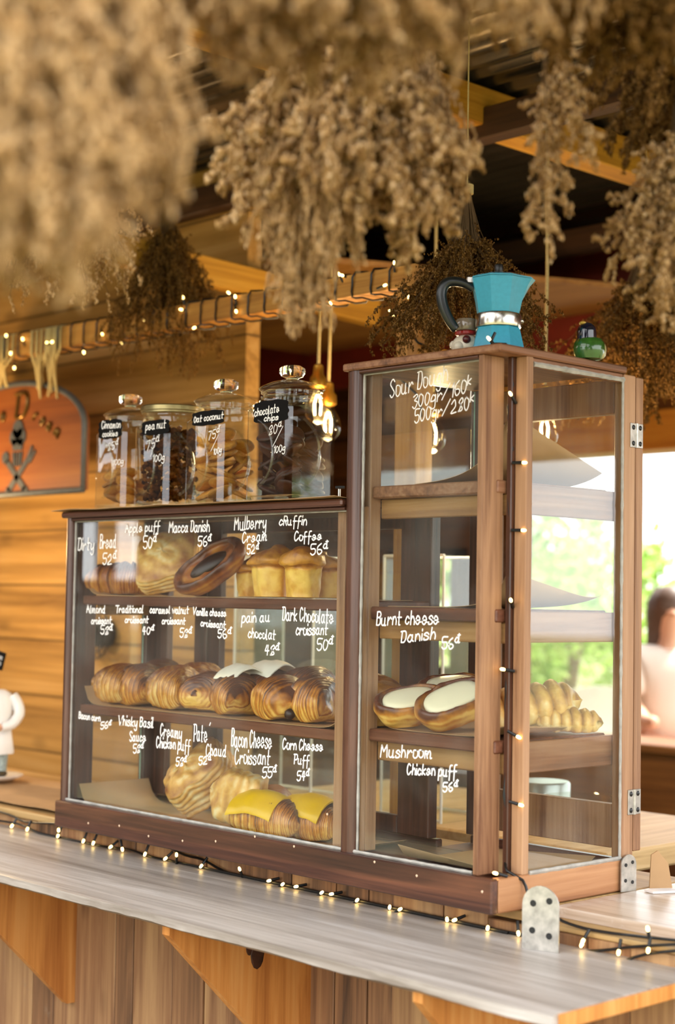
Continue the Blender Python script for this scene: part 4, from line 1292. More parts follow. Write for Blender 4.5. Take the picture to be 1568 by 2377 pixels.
J1 = jar(298, 1150, .128, .066, .200, 'cookie jar at the outer end, knobbed glass lid, slate label Cinnamon cookies', lab=(256, 996, 54, 44), neck=.058,
         label_txt=(('Cinnamon', 236, 995, 281, 992, 16), ('cookies', 238, 1014, 274, 1011, 12)), text_glass=(('85^@', 250, 1046, 276, 1040, 18), ('100g', 262, 1080, 288, 1076, 12)))
J2 = jar(396, 1150, .128, .070, .205, 'dark-filled jar with flat metal screw lid, slate label pea nut', lid='metal', neck=.064, lab=(361, 992, 64, 34),
         label_txt=(('pea nut', 338, 998, 386, 992, 18),), text_glass=(('75^@', 340, 1046, 372, 1034, 22), ('/', 352, 1058, 366, 1036, 20), ('100g', 355, 1072, 384, 1068, 16)))
J3 = jar(520, 1150, .128, .072, .205, 'jar of round yellow cookies with knobbed lid, slate label Oat coconut', neck=.066, lab=(483, 970, 74, 34),
         label_txt=(('Oat coconut', 450, 981, 520, 970, 14),), text_glass=(('75^@', 483, 1022, 512, 1012, 20), ('/', 492, 1046, 508, 1030, 16), ('100g', 496, 1056, 516, 1050, 14)))
J4 = jar(674, 1146, .124, .078, .215, 'largest jar nearest the tall section, slate label chocolate chips', neck=.066, lab=(629, 955, 80, 52),
         label_txt=(('chocolate', 591, 967, 650, 955, 18), ('chips', 613, 978, 648, 974, 13)), text_glass=(('80^@', 624, 1010, 656, 1000, 22), ('/', 637, 1034, 658, 1014, 20), ('100g', 636, 1052, 664, 1046, 16)))

for (t, c), mat, n, r, lab, grp, fill in ((J1, 'cookie_cin', 14, .028, 'small cinnamon cookie inside the jar labelled Cinnamon cookies', 'cinnamon cookies in the end jar', .4),
                                 (J3, 'cookie', 26, .036, 'round yellow oat cookie inside the jar labelled Oat coconut', 'oat coconut cookies in the jar', .8),
                                 (J4, 'cookie_dark', 28, .034, 'dark chocolate cookie inside the jar labelled chocolate chips', 'chocolate chip cookies in the largest jar', .8)):
    rr = random.Random(n)
    proto = None
    a_in = {14: .066, 26: .072, 28: .078}[n] * .90
    hb_ = .2 * fill
    for k in range(n):
        lay = k // 4
        z = .022 + hb_ * (lay + .3) / (n / 4) * .92
        lim = a_in - r - .002
        q = k % 4
        x_, y_ = (lim * (1 if q in (0, 3) else -1), lim * (-1 if q < 2 else 1))
        x_ += rr.uniform(-.006, .0); y_ += rr.uniform(-.0, .006)
        x_ = max(-lim, min(lim, x_)); y_ = max(-lim, min(lim, y_))
        rot = (rr.uniform(.15, .75) * rr.choice((1, -1)), rr.uniform(-.5, .5), rr.uniform(0, 6))
        loc = (c[0] + x_, c[1] + y_, c[2] + z)
        if proto is None:
            proto = cookie_proto(mat, r, .010)
            tag(proto, lab, 'cookie', grp); proto.location = loc; proto.rotation_euler = rot
        else:
            dup(proto, loc, rot)
# candied peanuts: nobody could count them
t, c = J2
rr = random.Random(3)
bm = bmesh.new()
for k in range(1000):
    p = Vector((c[0] + rr.uniform(-.054, .054), c[1] + rr.uniform(-.054, .054), c[2] + .024 + rr.uniform(0, .178)))
    if abs(p.x - c[0]) < .036 and abs(p.y - c[1]) < .036 and p.z < c[2] + .17: continue
    ball(bm, p, rr.uniform(.0065, .0095), 1, (rr.uniform(.7, 1.3), rr.uniform(.7, 1.3), rr.uniform(.7, 1.1)))
tag(obj('candied_peanuts', bm, M['peanut'], None, smooth=180), 'dark candied peanuts filling the jar with the metal lid', 'peanuts', kind='stuff')
# small things beside the largest jar
t = empty('wire_clip', (at(790, 1140, y=.10).x, .10, H_L + .004), 'small black-topped wire clip between the largest jar and the tall section', 'clip')
bm = bmesh.new(); p = at(788, 1146, y=.10); tube(bm, [(p.x, .10, H_L + .0045), (p.x, .10, H_L + .03)], .003, 8); obj('wire_stem', bm, M['steel'], t)
bm = bmesh.new(); box(bm, (p.x - .008, .094, H_L + .0305), (p.x + .012, .106, H_L + .037), .001); obj('cap', bm, M['black'], t)

# ---------------------------------------------------------------- moka pot, figurines on the tall section
ZTOP = H_T + 0.0005
mx_, my_ = at(1160, 805, y=.14).x - .004, .14
M['teal'] = plain('teal_enamel', S('3d9dbb'), 0.38, spec=0.5, var=0.06, vscale=120)
M['alu'] = plain('polished_aluminium', S('d2cdc4'), 0.22, metal=1.0)
t = empty('moka_pot', (mx_, my_, ZTOP), 'turquoise eight-sided moka pot with black handle on top of the tall section', 'coffee pot')
c = (mx_, my_, ZTOP)
oct_ = lambda q: math.cos(math.pi / 8) / math.cos(((q + math.pi / 8) % (math.pi / 4)) - math.pi / 8) if True else 1
ROT = math.atan2(RIGHT[1], RIGHT[0])
bm = bmesh.new(); lathe(bm, [(.030, 0), (.056, 0.0), (.057, .003), (.0545, .02), (.047, .052), (.0445, .058), (.030, .058)], 64, c, sq=oct_, rot=ROT); obj('boiler', bm, M['teal'], t, smooth=25)
bm = bmesh.new(); lathe(bm, [(.042, .0585), (.0465, .0590), (.0475, .062), (.0475, .082), (.046, .086), (.042, .0865)], 64, c); obj('collar', bm, M['alu'], t, smooth=50)
bm = bmesh.new()
def upring(r, z, sp=0.0):
    out = []
    for k in range(64):
        q = 2 * math.pi * k / 64
        rr_ = r * oct_(q)
        e = max(0, math.cos(q)) ** 8
        rr_ += sp * e
        out.append(Vector(c) + Vector((math.cos(q + ROT) * rr_, math.sin(q + ROT) * rr_, z)))
    return out
loft(bm, [upring(.030, .087), upring(.0445, .0872), upring(.0455, .09), upring(.050, .115, .002), upring(.0565, .145, .012), upring(.0600, .158, .020), upring(.057, .1585, .018), upring(.050, .150, .01), upring(.03, .12)], True, True, True)
obj('jug', bm, M['teal'], t, smooth=22)
bm = bmesh.new(); loft(bm, [upring(.0595, .1592, .016), upring(.0600, .1612, .016), upring(.050, .1655, .004), upring(.02, .169), upring(.002, .1692)], True, True, True); ld = obj('lid', bm, M['teal'], t, smooth=22)
bm = bmesh.new(); lathe(bm, [(.006, .169), (.0085, .172), (.0095, .188), (.0075, .191), (.002, .192)], 16, c); obj('lid_knob', bm, M['black'], ld, smooth=40)
bm = bmesh.new()
RV = Vector(RIGHT); RV.z = 0; RV.normalize()
hp_ = [(-.052, .139), (-.070, .150), (-.096, .154), (-.112, .146), (-.118, .126), (-.113, .100), (-.102, .076), (-.090, .058), (-.086, .054)]
hp_ = catmull(hp_, 4)
tube(bm, [Vector(c) + RV * x + Vector((0, 0, z)) for x, z in hp_], [.0085 + .003 * math.sin(math.pi * k / (len(hp_) - 1)) for k in range(len(hp_))], 12); obj('handle', bm, plain('black_bakelite', S('14191a'), .3), t, smooth=60)
bm = bmesh.new(); p = Vector(c) + RV * -.058 + Vector((0, 0, .157)); obox(bm, p, RV, RV.cross(Vector((0, 0, 1))), (0, 0, 1), (.008, .008, .007), .002); obj('lid_hinge', bm, M['alu'], t)
bm = bmesh.new(); p = Vector(c) + Vector((_fw[0], _fw[1], 0)) * -.0 + RV * .048 + Vector((0, 0, .074)); ball(bm, p, .005, 2); obj('safety_valve', bm, M['alu'], t)

q = at(1082, 810, y=.12)
t = empty('ceramic_ornament', (q.x, .12, ZTOP), 'small white ceramic ornament with red band and glass cap behind the moka pot', 'ornament')
bm = bmesh.new(); ball(bm, (q.x, .12, ZTOP + .026), .028, 3, (1.1, 1, .92)); ball(bm, (q.x - .026, .112, ZTOP + .030), .010, 2); ball(bm, (q.x + .004, .094, ZTOP + .022), .011, 2); obj('body', bm, plain('white_glaze', S('d8cdb8'), .25, var=.12, vscale=40), t, smooth=180)
bm = bmesh.new(); lathe(bm, [(.020, .048), (.023, .050), (.023, .055), (.020, .057)], 24, (q.x, .12, ZTOP)); obj('red_band', bm, plain('red_glaze', S('a02018'), .3), t)
bm = bmesh.new(); ball(bm, (q.x + .020, .100, ZTOP + .036), .009, 2); obj('dark_spot', bm, plain('dark_red_glaze', S('4a1210'), .3), t, smooth=180)
bm = bmesh.new(); lathe(bm, [(.021, .0575), (.023, .060), (.023, .078), (.020, .082), (.002, .083)], 24, (q.x, .12, ZTOP)); obj('glass_cap', bm, plain('smoky_cap', S('8a7a68'), .15, spec=.9), t, smooth=40)
q = at(1034, 812, y=.11)
bm = bmesh.new(); ball(bm, (q.x, .11, ZTOP + .012), .012, 3); tag(obj('amber_bead', bm, plain('amber_glass', S('a86a14'), .1, spec=.9), None, smooth=180), 'small shiny amber bead beside the white ornament', 'bead')
q = at(1366, 836, y=.30)
t = empty('bird_ornament', (q.x, .30, ZTOP), 'green glazed bird ornament with dark blue head on the tall section', 'bird ornament')
bm = bmesh.new()
lathe(bm, [(.010, 0), (.026, .002), (.031, .018), (.030, .034), (.024, .044), (.014, .047)], 32, (q.x, .30, ZTOP), sq=lambda a_: 1 + .16 * max(0, math.cos(a_ - .3)) ** 3); obj('body', bm, plain('green_glaze', S('2f5a1e'), .18, var=.35, vscale=40, coat=.5), t, smooth=60)
bm = bmesh.new(); ball(bm, (q.x, .295, ZTOP + .058), .020, 3, (1, 1, 1.05)); lathe(bm, [(.019, .038), (.0205, .045), (.0200, .06)], 24, (q.x, .295, ZTOP), cap0=False, cap1=False); obj('head', bm, plain('navy_glaze', S('0c1022'), .12, coat=.6), t, smooth=180)
bm = bmesh.new(); ball(bm, (q.x - .004, .286, ZTOP + .0765), .0065, 2, (1.3, 1, .6)); obj('beak', bm, plain('yellow_glaze', S('b8943a'), .3), t, smooth=180)
bm = bmesh.new(); ball(bm, (q.x + .026, .310, ZTOP + .020), .020, 2, (.35, .8, 1)); obj('wing', bm, plain('cream_glaze', S('a8a070'), .3), t, smooth=180)

# ---------------------------------------------------------------- fairy-light beam on its post, rope-hung sign
BY = 0.60
t = empty('light_beam', (-1.6, BY + .03, -0.022), 'square pine beam on a pine post, wound with fairy lights, behind the cabinet', 'beam')
p0, p1 = at(-90, 818, y=BY), at(960, 640, y=BY)
xe = at(963, 640, y=BY).x
bm = bmesh.new()
zt0, zt1 = at(0, 783, y=BY).z, at(955, 613, y=BY).z
zb0, zb1 = at(0, 832, y=BY).z, at(955, 663, y=BY).z
X0, X1 = at(0, 800, y=BY).x, at(955, 640, y=BY).x
f = lambda X, a, b: a + (b - a) * (X - X0) / (X1 - X0)
Xa = -3.7
rings = []
for X in (Xa, xe):
    a, b = f(X, zb0, zb1), f(X, zt0, zt1)
    rings.append([(X, BY, a), (X, BY + .07, a), (X, BY + .07, b), (X, BY, b)])
loft(bm, rings, True, True, True)
obj('beam', bm, M['beam'], t)
px0, px1 = at(919, 760, y=BY).x, at(968, 760, y=BY).x
bm = bmesh.new(); box(bm, (px0, BY + .002, -.002), (px1, BY + .066, f(px0, zb0, zb1) - .002), .002); obj('post', bm, M['beam_z'], t)
bm = bmesh.new(); box(bm, (Xa, BY + .002, FLOORZ), (Xa + .07, BY + .066, f(Xa, zb0, zb1) - .002), .002); obj('post', bm, M['beam_z'], t)

M['signwood'] = wood('sign_board', S('5a2a10'), S('86461a'), S('9c5c26'), 'X', rough=.5, grain=.4)
M['signgrey'] = plain('sign_grey_paint', S('4a4a48'), .5, var=.15, vscale=40)
M['goldpaint'] = plain('gilded_letters', S('6a4a14'), .3, metal=.6, var=.5, vscale=30)
M['yarn'] = plain('cream_yarn', S('b9a26c'), .9, var=.15, vscale=200, bump=.4)
SY = 0.69
t = empty('hanging_sign', (-2.66, SY, 1.0), 'arched brown wooden sign with gilded letters and cook emblem, hung from the beam', 'sign')
sc_x = at(30, 1000, y=SY).x
zb = at(100, 1143, y=SY).z
hw = at(196, 1050, y=SY).x - sc_x
zs = at(196, 985, y=SY).z - zb
za = at(30, 893, y=SY).z - zb
def arch(k):
    return [(-hw * k, (1 - k) * .3), (hw * k, (1 - k) * .3)] + [(hw * k * math.cos(q) , zs * 1 + (za * (.5 + .5 * k) - zs) * math.sin(q) ** 1.0) for q in np.linspace(0.0, math.pi, 25)]
bm = bmesh.new(); prism(bm, arch(1.0), (sc_x, SY, zb), (1, 0, 0), (0, 0, 1), (0, 1, 0), .018); sg = obj('board', bm, M['signwood'], t)
bm = bmesh.new(); A_ = [Vector((sc_x + x, SY - .002, zb + z)) for x, z in arch(1.0)]
tube(bm, A_ + [A_[0]], .011, 8); obj('rim', bm, M['signgrey'], t, smooth=60)


def flat(name, polys, m, par, origin, th=.004):
    bm = bmesh.new()
    for P in polys: prism(bm, P, origin, (1, 0, 0), (0, 0, 1), (0, -1, 0), th)
    return obj(name, bm, m, par)
em = Vector((at(42, 1052, y=SY).x, SY - .0006, at(42, 1052, y=SY).z))
k_ = depth_of(em) / FPX * 1.1
circ = lambda x, y, r, n=18: [(x + r * math.cos(2 * math.pi * i / n), y + r * math.sin(2 * math.pi * i / n)) for i in range(n)]
hat = [[(p[0] * k_, p[1] * k_) for p in P] for P in (circ(-14, 34, 17), circ(12, 34, 18), circ(0, 50, 20), [(-24, 30), (24, 30), (17, 6), (-17, 6)])]
ute = [[(p[0] * k_, p[1] * k_) for p in P] for P in (
    [(-20, 2), (-14, 2), (-11, -26), (-16, -26)], [(-9, 2), (-4, 2), (-3, -28), (-8, -28)], [(3, 2), (8, 2), (7, -28), (2, -28)], [(13, 2), (19, 2), (15, -26), (10, -26)],
    [(-38, -74), (-26, -84), (46, -20), (38, -10)], [(38, -74), (26, -84), (-46, -20), (-38, -10)], circ(-46, -8, 13), [(36, -12), (54, 14), (60, 8), (44, -18)], [(44, -18), (66, 4), (70, -2), (50, -24)], circ(-32, -80, 10), circ(32, -80, 10))]
flat('emblem', hat + ute, M['signgrey'], sg, em)
# gilded letters along the arch
V2 = []
for s, px_, py_, cap, ang in (('o', 2, 978, 32, 6), ('D', 34, 970, 58, 0), ('r', 76, 974, 30, -16), ('e', 92, 983, 29, -22), ('a', 107, 994, 29, -26), ('m', 124, 1006, 28, -30)):
    if px_ < -20: continue
    o_ = at(px_, py_, y=SY - .003); kk = depth_of(o_) / FPX * cap / 7
    st, wd_ = glyphs(s, 3)
    ca, sa = math.cos(math.radians(ang)), math.sin(math.radians(ang))
    bm = bmesh.new()
    if s == 'D': st = [[(x * 1.7, y) for x, y in P] for P in st]
    for P in st:
        tube(bm, [o_ + Vector(((x * ca - y * sa) * kk, 0, (x * sa + y * ca) * kk)) for x, y in P], .0075 if cap > 40 else .0056, 6)
    obj('letter', bm, M['goldpaint'], sg, smooth=60)
rr = random.Random(8)
for px_ in (8, 92, 128, ):
    bm = bmesh.new()
    for k in range(8):
        xs0 = at(px_ + rr.uniform(-22, 22), 830, y=BY - .006).x
        x1_ = at(px_ + rr.uniform(-16, 16), 905, y=SY).x
        zt_ = f(xs0, zt0, zt1) + .004
        zlo = at(px_, rr.uniform(895, 930) if px_ > 20 else 900, y=SY).z
        tube(bm, [(xs0, BY + .03, zt_), (xs0, BY - .006, zt_ - .004), (xs0, BY - .007, f(xs0, zb0, zb1) - .004), ((xs0 + x1_) / 2 + rr.uniform(-.01, .01), (BY + SY) / 2 - .01, (zt_ + zlo) / 2 - .02), (x1_, SY - .008, zlo)], .0045, 6)
    obj('yarn_hanger', bm, M['yarn'], t, smooth=60)


# ---------------------------------------------------------------- fairy lights
def light_string(name, wire, bulbs, label, wr=.0030):
    """bulbs: (root on the wire, direction)"""
    t = empty(name, wire[0][0], label, 'fairy lights', 'strings of warm fairy lights')
    bm = bmesh.new()
    for W in wire: tube(bm, W, wr, 6)
    obj('wire', bm, M['black'], t, smooth=60)
    proto = None
    for p, d in bulbs:
        p, d = Vector(p), Vector(d).normalized()
        q_ = d.to_track_quat('Z', 'Y')
        if proto is None:
            bm = bmesh.new(); lathe(bm, [(.0032, 0), (.0034, .018), (.0030, .020)], 8); sk = obj('socket', bm, M['black'], t, local=True)
            bm = bmesh.new(); lathe(bm, [(.0022, .020), (.0032, .022), (.0034, .025), (.0026, .029), (.0006, .0305)], 10); bl = obj('bulb', bm, M['bulb'], sk, local=True, smooth=60)
            proto = sk
            me_s, me_b = sk.data, bl.data
            s_, b_ = sk, bl
        else:
            s_ = proto.copy(); COL.objects.link(s_); s_.parent = t
            b_ = bpy.data.objects['bulb'].copy() if False else bl.copy(); COL.objects.link(b_); b_.parent = s_
        s_.location = p - t.location
        s_.rotation_euler = q_.to_euler()
    return t

# wound round the beam
W, B = [], []
loop = []
xs0 = at(4, 800, y=BY).x - .5
n = 0
turn = [px for px in (-90, -60, -30, 14, 46, 108, 138, 168, 198, 228, 260, 292, 322, 360, 392, 436, 470, 505, 542, 580, 618, 662, 700, 740, 783, 822, 866, 908)]
pts = []
for px_ in turn:
    x = at(px_, 800 - px_ * .175, y=BY).x
    zt_, zb_ = f(x, zt0, zt1) + .004, f(x, zb0, zb1) - .004
    pts += [(x + .012, BY + .075, zt_), (x + .008, BY - .003, zt_), (x, BY - .006, (zt_ + zb_) / 2), (x - .002, BY - .003, zb_), (x + .022, BY + .01, zb_ - .002), (x + .035, BY + .075, zb_)]
xl = px0
pts += [(px0 + .02, BY - .002, zb1 - .005), (px0 + .05, BY - .004, zb1 - .03), (px1 + .004, BY + .01, zb1 - .045), (px1 + .004, BY + .06, zb1 - .06), (px0 - .004, BY + .05, zb1 - .085), (px0 - .004, BY - .002, zb1 - .10), (px0 + .04, BY - .004, zb1 - .11), (px1 + .004, BY, zb1 - .15), (px1 + .004, BY + .06, zb1 - .17), (px0 - .004, BY + .05, zb1 - .2), (px0 - .004, BY - .002, zb1 - .22), (px1 + .004, BY, zb1 - .285), (px1 + .003, BY + .02, zb1 - .34)]
wire = [tuple(p) for p in catmull(pts, 2)]
bl_px = [(14, 777, 0, 1), (52, 785, 0, 1), (24, 822, 0, -1), (33, 856, .3, -1), (108, 795, -.5, 0), (122, 793, .5, .1), (195, 820, .5, -1), (238, 778, .4, -.4), (283, 800, .6, -.7), (335, 743, .5, -.3), (424, 688, 0, 1), (418, 718, -.6, .1), (449, 762, -.6, -.5), (529, 678, -.6, .6), (546, 686, .1, 1), (549, 725, .4, -.6), (667, 652, -.1, 1), (673, 685, -.8, .1), (769, 706, .6, -.6), (786, 634, -.3, 1), (792, 638, -.6, .3), (897, 661, .8, .2), (916, 607, .2, 1), (949, 692, 0, -1), (903, 722, -.7, -.3), (910, 734, -.6, -.5)]
for px_, py_, dx, dz in bl_px:
    e = at(px_, py_, y=BY - .012)
    d = Vector((RIGHT[0] * dx, RIGHT[1] * dx - .35, dz)).normalized()
    B.append((e - d * .028, d))
light_string('fairy_lights', [wire], B, 'warm fairy lights wound round the pine beam and post')

# along the back of the ledge
def zig(pxs, off=0):
    return [at(px_, py_, y=.085) for px_, py_ in pxs]
w1 = [(-60, 1868), (20, 1890), (60, 1908), (130, 1912), (200, 1925), (262, 1942), (330, 1952), (380, 1962), (430, 1985), (470, 1995), (520, 2022), (560, 2034), (640, 2062), (720, 2086), (800, 2108), (880, 2128), (960, 2146), (1040, 2164), (1120, 2180), (1200, 2196), (1240, 2206)]
w2 = [(-60, 1898), (40, 1912), (90, 1935), (150, 1948), (215, 1962), (262, 1968), (300, 1972), (350, 1990), (392, 2004), (440, 2020), (520, 2045), (600, 2070), (680, 2088), (760, 2104), (860, 2132), (1000, 2162), (1100, 2182), (1180, 2196)]
wires = []
for wv, yy_ in ((w1, .083), (w2, .078)):
    pts = []
    for px_, py_ in wv:
        p = at(px_, py_, y=yy_)
        p.z = max(p.z, -.0465)
        pts.append(p)
    wires.append([Vector(p) for p in catmull(pts, 3)])
B = []
for px_, py_, dx, dz in ((27, 1919, -.2, -1), (63, 1928, 0, -1), (136, 1926, .3, 1), (134, 1950, 0, -1), (193, 1958, 0, -1), (216, 1966, 0, -1), (256, 1967, -.3, -.6), (284, 1988, .5, -1), (336, 1996, 0, -1), (383, 2010, -.4, -.8), (410, 1983, .3, 1), (466, 2037, -.3, -1), (556, 2016, 0, 1), (623, 2080, -.8, -.3), (657, 2068, .6, .4), (686, 2092, -.7, -.2), (748, 2084, .7, .5), (768, 2110, -.8, -.2), (830, 2112, .6, .5), (905, 2126, .4, 1), (930, 2135, .7, .4), (1038, 2154, .2, 1), (1054, 2178, -.6, -.4), (1133, 2160, .4, 1), (1204, 2199, .3, -.5)):
    e = at(px_, py_, y=.068); e.z = max(e.z, -.042)
    d = Vector((RIGHT[0] * dx, RIGHT[1] * dx - .4, dz * .8)).normalized()
    B.append((e - d * .026, d))
light_string('fairy_lights', wires, B, 'warm fairy lights lying along the back of the whitish ledge')

# down the cabinet corner
cx_, cyy_ = -0.036, .0835
pts = [at(1150, 795, y=.07) + Vector((0, 0, .02)), Vector((-.07, .06, H_T + .012)), Vector((-.045, .074, H_T + .010)), Vector((-.0385, .0838, H_T - .01))]
for k in range(24):
    z = H_T - .03 - k * (H_T - .12) / 23
    pts.append(Vector((-.0385 + .003 * math.sin(k * 1.9), .0828 + .002 * math.cos(k * 1.4), z)))
pts += [Vector((-.02, .066, .075)), Vector((.004, .085, .058)), Vector((.012, .09, .035)), Vector((.03, .085, .012)), Vector((.06, .09, -.012))]
pts2 = [p + Vector((.004 * math.sin(i * 2.1), -.002 * math.cos(i * 1.3), 0)) for i, p in enumerate(pts[4:28])]
B = []
for px_, py_, dx, dz, yy_ in ((1133, 783, -.6, .8, .05), (1184, 911, 0, .2, .066), (1222, 1074, 1, 0, .088), (1220, 1231, 1, 0, .088), (1186, 1391, .1, .1, .066), (1164, 1553, -.5, .1, .060), (1208, 1713, .9, -.4, .085), (1214, 1870, .9, -.2, .085), (1147, 2026, -.6, .2, .02), (1246, 2138, -.2, -1, .075)):
    e = at(px_, py_, y=yy_)
    d = Vector((RIGHT[0] * dx, RIGHT[1] * dx - .2, dz)).normalized()
    B.append((e - d * .028, d))
light_string('fairy_lights', [[Vector(p) for p in catmull(pts, 2)], pts2], B, 'warm fairy lights running down the front corner of the tall section')

# hanging before the flap
pts = [at(px_, py_, y=.10) for px_, py_ in ((1236, 2075), (1290, 2128), (1340, 2150), (1400, 2163), (1470, 2172), (1600, 2186))]
pts2 = [at(px_, py_, y=.09) for px_, py_ in ((1250, 2204), (1330, 2208), (1400, 2206), (1470, 2198), (1600, 2190))]
pts3 = [at(px_, py_, y=.085) for px_, py_ in ((1300, 2212), (1380, 2222), (1430, 2236), (1500, 2215), (1620, 2202))]
B = []
for px_, py_, dx, dz in ((1352, 2188, -.4, -1), (1504, 2152, 0, 1), (1505, 2210, 0, -1), (1349, 2240, -.3, -1), (1436, 2232, 0, -1)):
    e = at(px_, py_, y=.075); d = Vector((RIGHT[0] * dx, RIGHT[1] * dx - .3, dz)).normalized()
    e.z = max(e.z, -.042); B.append((e - d * .028, d))
light_string('fairy_lights', [[Vector(p) for p in catmull(q_, 3)] for q_ in (pts, pts2, pts3)], B, 'warm fairy lights drooping in front of the pale counter flap')

# ---------------------------------------------------------------- pendant lamps
M['filament'] = lamp_glow('filament_glow', (1.0, 0.66, 0.28), 60)
M['bulbglass'] = pane_glass('lamp_bulb_glass', tint=(1.0, .93, .78), ior=1.35)


def pendant(p, label, energy=5, ztop=1.94):
    x, y, z = p
    t = empty('pendant_lamp', (x, y, ztop), label, 'lamp', 'bare-bulb pendant lamps')
    bm = bmesh.new(); tube(bm, [(x, y, ztop + .12), (x + .004, y, (z + ztop) / 2), (x, y, z + .12)], .0045, 8); obj('cord', bm, M['yarn'], t, smooth=60)
    bm = bmesh.new(); lathe(bm, [(.008, .125), (.014, .120), (.016, .095), (.024, .085), (.025, .060), (.018, .055)], 20, p); obj('socket', bm, M['brass'], t, smooth=40)
    bm = bmesh.new(); lathe(bm, [(.014, .058), (.018, .045), (.032, .020), (.038, -.005), (.034, -.028), (.020, -.044), (.003, -.050)], 28, p, cap0=False); bu = obj('bulb', bm, M['bulbglass'], t, smooth=180)
    bm = bmesh.new()
    for k in range(4):
        a_ = k * math.pi / 2
        tube(bm, [(x + .004 * math.cos(a_), y + .004 * math.sin(a_), z + .035), (x + .014 * math.cos(a_), y + .014 * math.sin(a_), z + .01), (x + .011 * math.cos(a_), y + .011 * math.sin(a_), z - .022)], .0016, 6)
    obj('filament', bm, M['filament'], bu, smooth=60)
    ld = bpy.data.lights.new('pendant_light', 'POINT'); ld.energy = energy; ld.color = (1.0, .70, .36); ld.shadow_soft_size = .035
    lo = bpy.data.objects.new('pendant_light', ld); COL.objects.link(lo); lo.parent = t; lo.matrix_parent_inverse = basis(t).inverted(); lo.location = (x, y, z - .075)
    return t

q = at(738, 945, y=.78); pendant((q.x, .78, q.z), 'brass-socketed bulb hanging by the dark cord just behind the largest jar', 1.5)
q = at(762, 985, y=.86); pendant((q.x, .86, q.z), 'brass-socketed bulb hanging lower and further back behind the largest jar', 1.2)
q = at(1005, 1012, y=1.0); pendant((q.x, 1.0, q.z), 'glowing bare bulb seen through the top front pane under Sour Dough')
q = at(1265, 1000, y=1.05); pendant((q.x, 1.05, q.z), 'glowing bare bulb seen through the top end pane')
pendant((-3.15, .30, .85), 'unseen bare bulb added to light the boarded wall beyond the chef figurine', 14)  # out-of-view lamp added to brighten the boarded wall
# ---------------------------------------------------------------- chef figurine on its plate
fx, fy = at(-14, 1812, z=.014).x, at(-14, 1812, z=.014).y
k_ = depth_of((fx, fy, .1)) / FPX
RH = Vector((RIGHT[0], RIGHT[1], 0)).normalized(); FH = Vector((-_fw[0], -_fw[1], 0)).normalized()
M['glazewhite'] = plain('white_porcelain', S('e6e2dc'), .25, coat=.4)
M['coat'] = plain('white_coat_glaze', S('e4e0dc'), .4, coat=.2, bump=.2, vscale=60)
M['trousers'] = plain('grey_check_glaze', S('8f9a96'), .4, var=.3, vscale=150)
M['skin'] = plain('figurine_skin', S('d3a184'), .4)
t = empty('dinner_plate', (fx, fy, .016), 'white plate under the chef figurine', 'plate')
bm = bmesh.new(); lathe(bm, [(.03, 0), (.06, 0), (.075, .006), (.088, .012), (.090, .016), (.086, .017), (.072, .011), (.058, .006), (.002, .005)], 48, (fx, fy, .018)); obj('dish', bm, M['glazewhite'], t, smooth=50)
O = Vector((fx, fy, .0265))
t = empty('chef_figurine', tuple(O), 'white-coated chef figurine holding up a small black sign', 'figurine')
def L3(r, f_, z): return O + RH * r + FH * f_ + Vector((0, 0, z))
bm = bmesh.new()
for s in (-1, 1):
    tube(bm, [L3(s * .022, 0, .004), L3(s * .022, 0, .03), L3(s * .023, 0, .075), L3(s * .020, 0, .10)], [.016, .0165, .019, .022], 14)
obj('trousers', bm, M['trousers'], t, smooth=60)
for s in (-1, 1):
    bm = bmesh.new(); ball(bm, L3(s * .024, .010, .010), .017, 2, (1, 1.2, .6)); obj('shoe', bm, plain('black_gold_shoe', S('3c2c0c'), .25, var=.5, vscale=90), t, smooth=180)
bm = bmesh.new()
rings = []
for z, rx, ry in ((.072, .058, .048), (.078, .060, .05), (.12, .054, .044), (.16, .048, .04), (.20, .054, .044), (.235, .056, .044), (.258, .048, .036), (.270, .026, .022)):
    rings.append([L3(math.cos(q) * rx * (1 + .05 * math.sin(7 * q) * (z < .13)), math.sin(q) * ry, z) for q in np.linspace(0, 2 * math.pi, 33)[:-1]])
loft(bm, rings, True, True, True); obj('coat', bm, M['coat'], t, smooth=60)
for s, pts in ((1, ((.050, 0, .250), (.068, .004, .225), (.075, .012, .195), (.058, .036, .165), (.030, .050, .158))), (-1, ((-.050, 0, .250), (-.066, .004, .225), (-.072, .02, .20), (-.05, .05, .235), (-.025, .055, .265)))):
    bm = bmesh.new(); P = catmull([tuple(L3(*p)) for p in pts], 3); tube(bm, P, [.019 - .005 * k / len(P) for k in range(len(P))], 12); obj('sleeve', bm, M['coat'], t, smooth=60)
    bm = bmesh.new(); ball(bm, Vector(P[-1]) + (Vector(P[-1]) - Vector(P[-2])).normalized() * .008, .012, 2); obj('hand', bm, M['skin'], t, smooth=180)
bm = bmesh.new(); ball(bm, L3(-.035, 0, .300), .030, 3, (1, 1, 1.12)); ball(bm, L3(-.035, .030, .298), .007, 2); obj('head', bm, M['skin'], t, smooth=180)
bm = bmesh.new(); c_ = L3(-.035, 0, .318); lathe(bm, [(.029, 0), (.030, .018), (.044, .032), (.046, .046), (.034, .058), (.004, .062)], 24, c_, sq=lambda a: 1 + .05 * math.cos(8 * a)); obj('chef_hat', bm, M['coat'], t, smooth=60)
sp = at(4, 1535, y=fy - .045)
bm = bmesh.new(); UX = (at(27, 1518, y=fy - .045) - at(0, 1508, y=fy - .045)).normalized(); VX = Vector((0, 0, 1)) - UX * UX.z; VX = (VX + UX * .22).normalized()
Pn = UX.cross(VX).normalized()
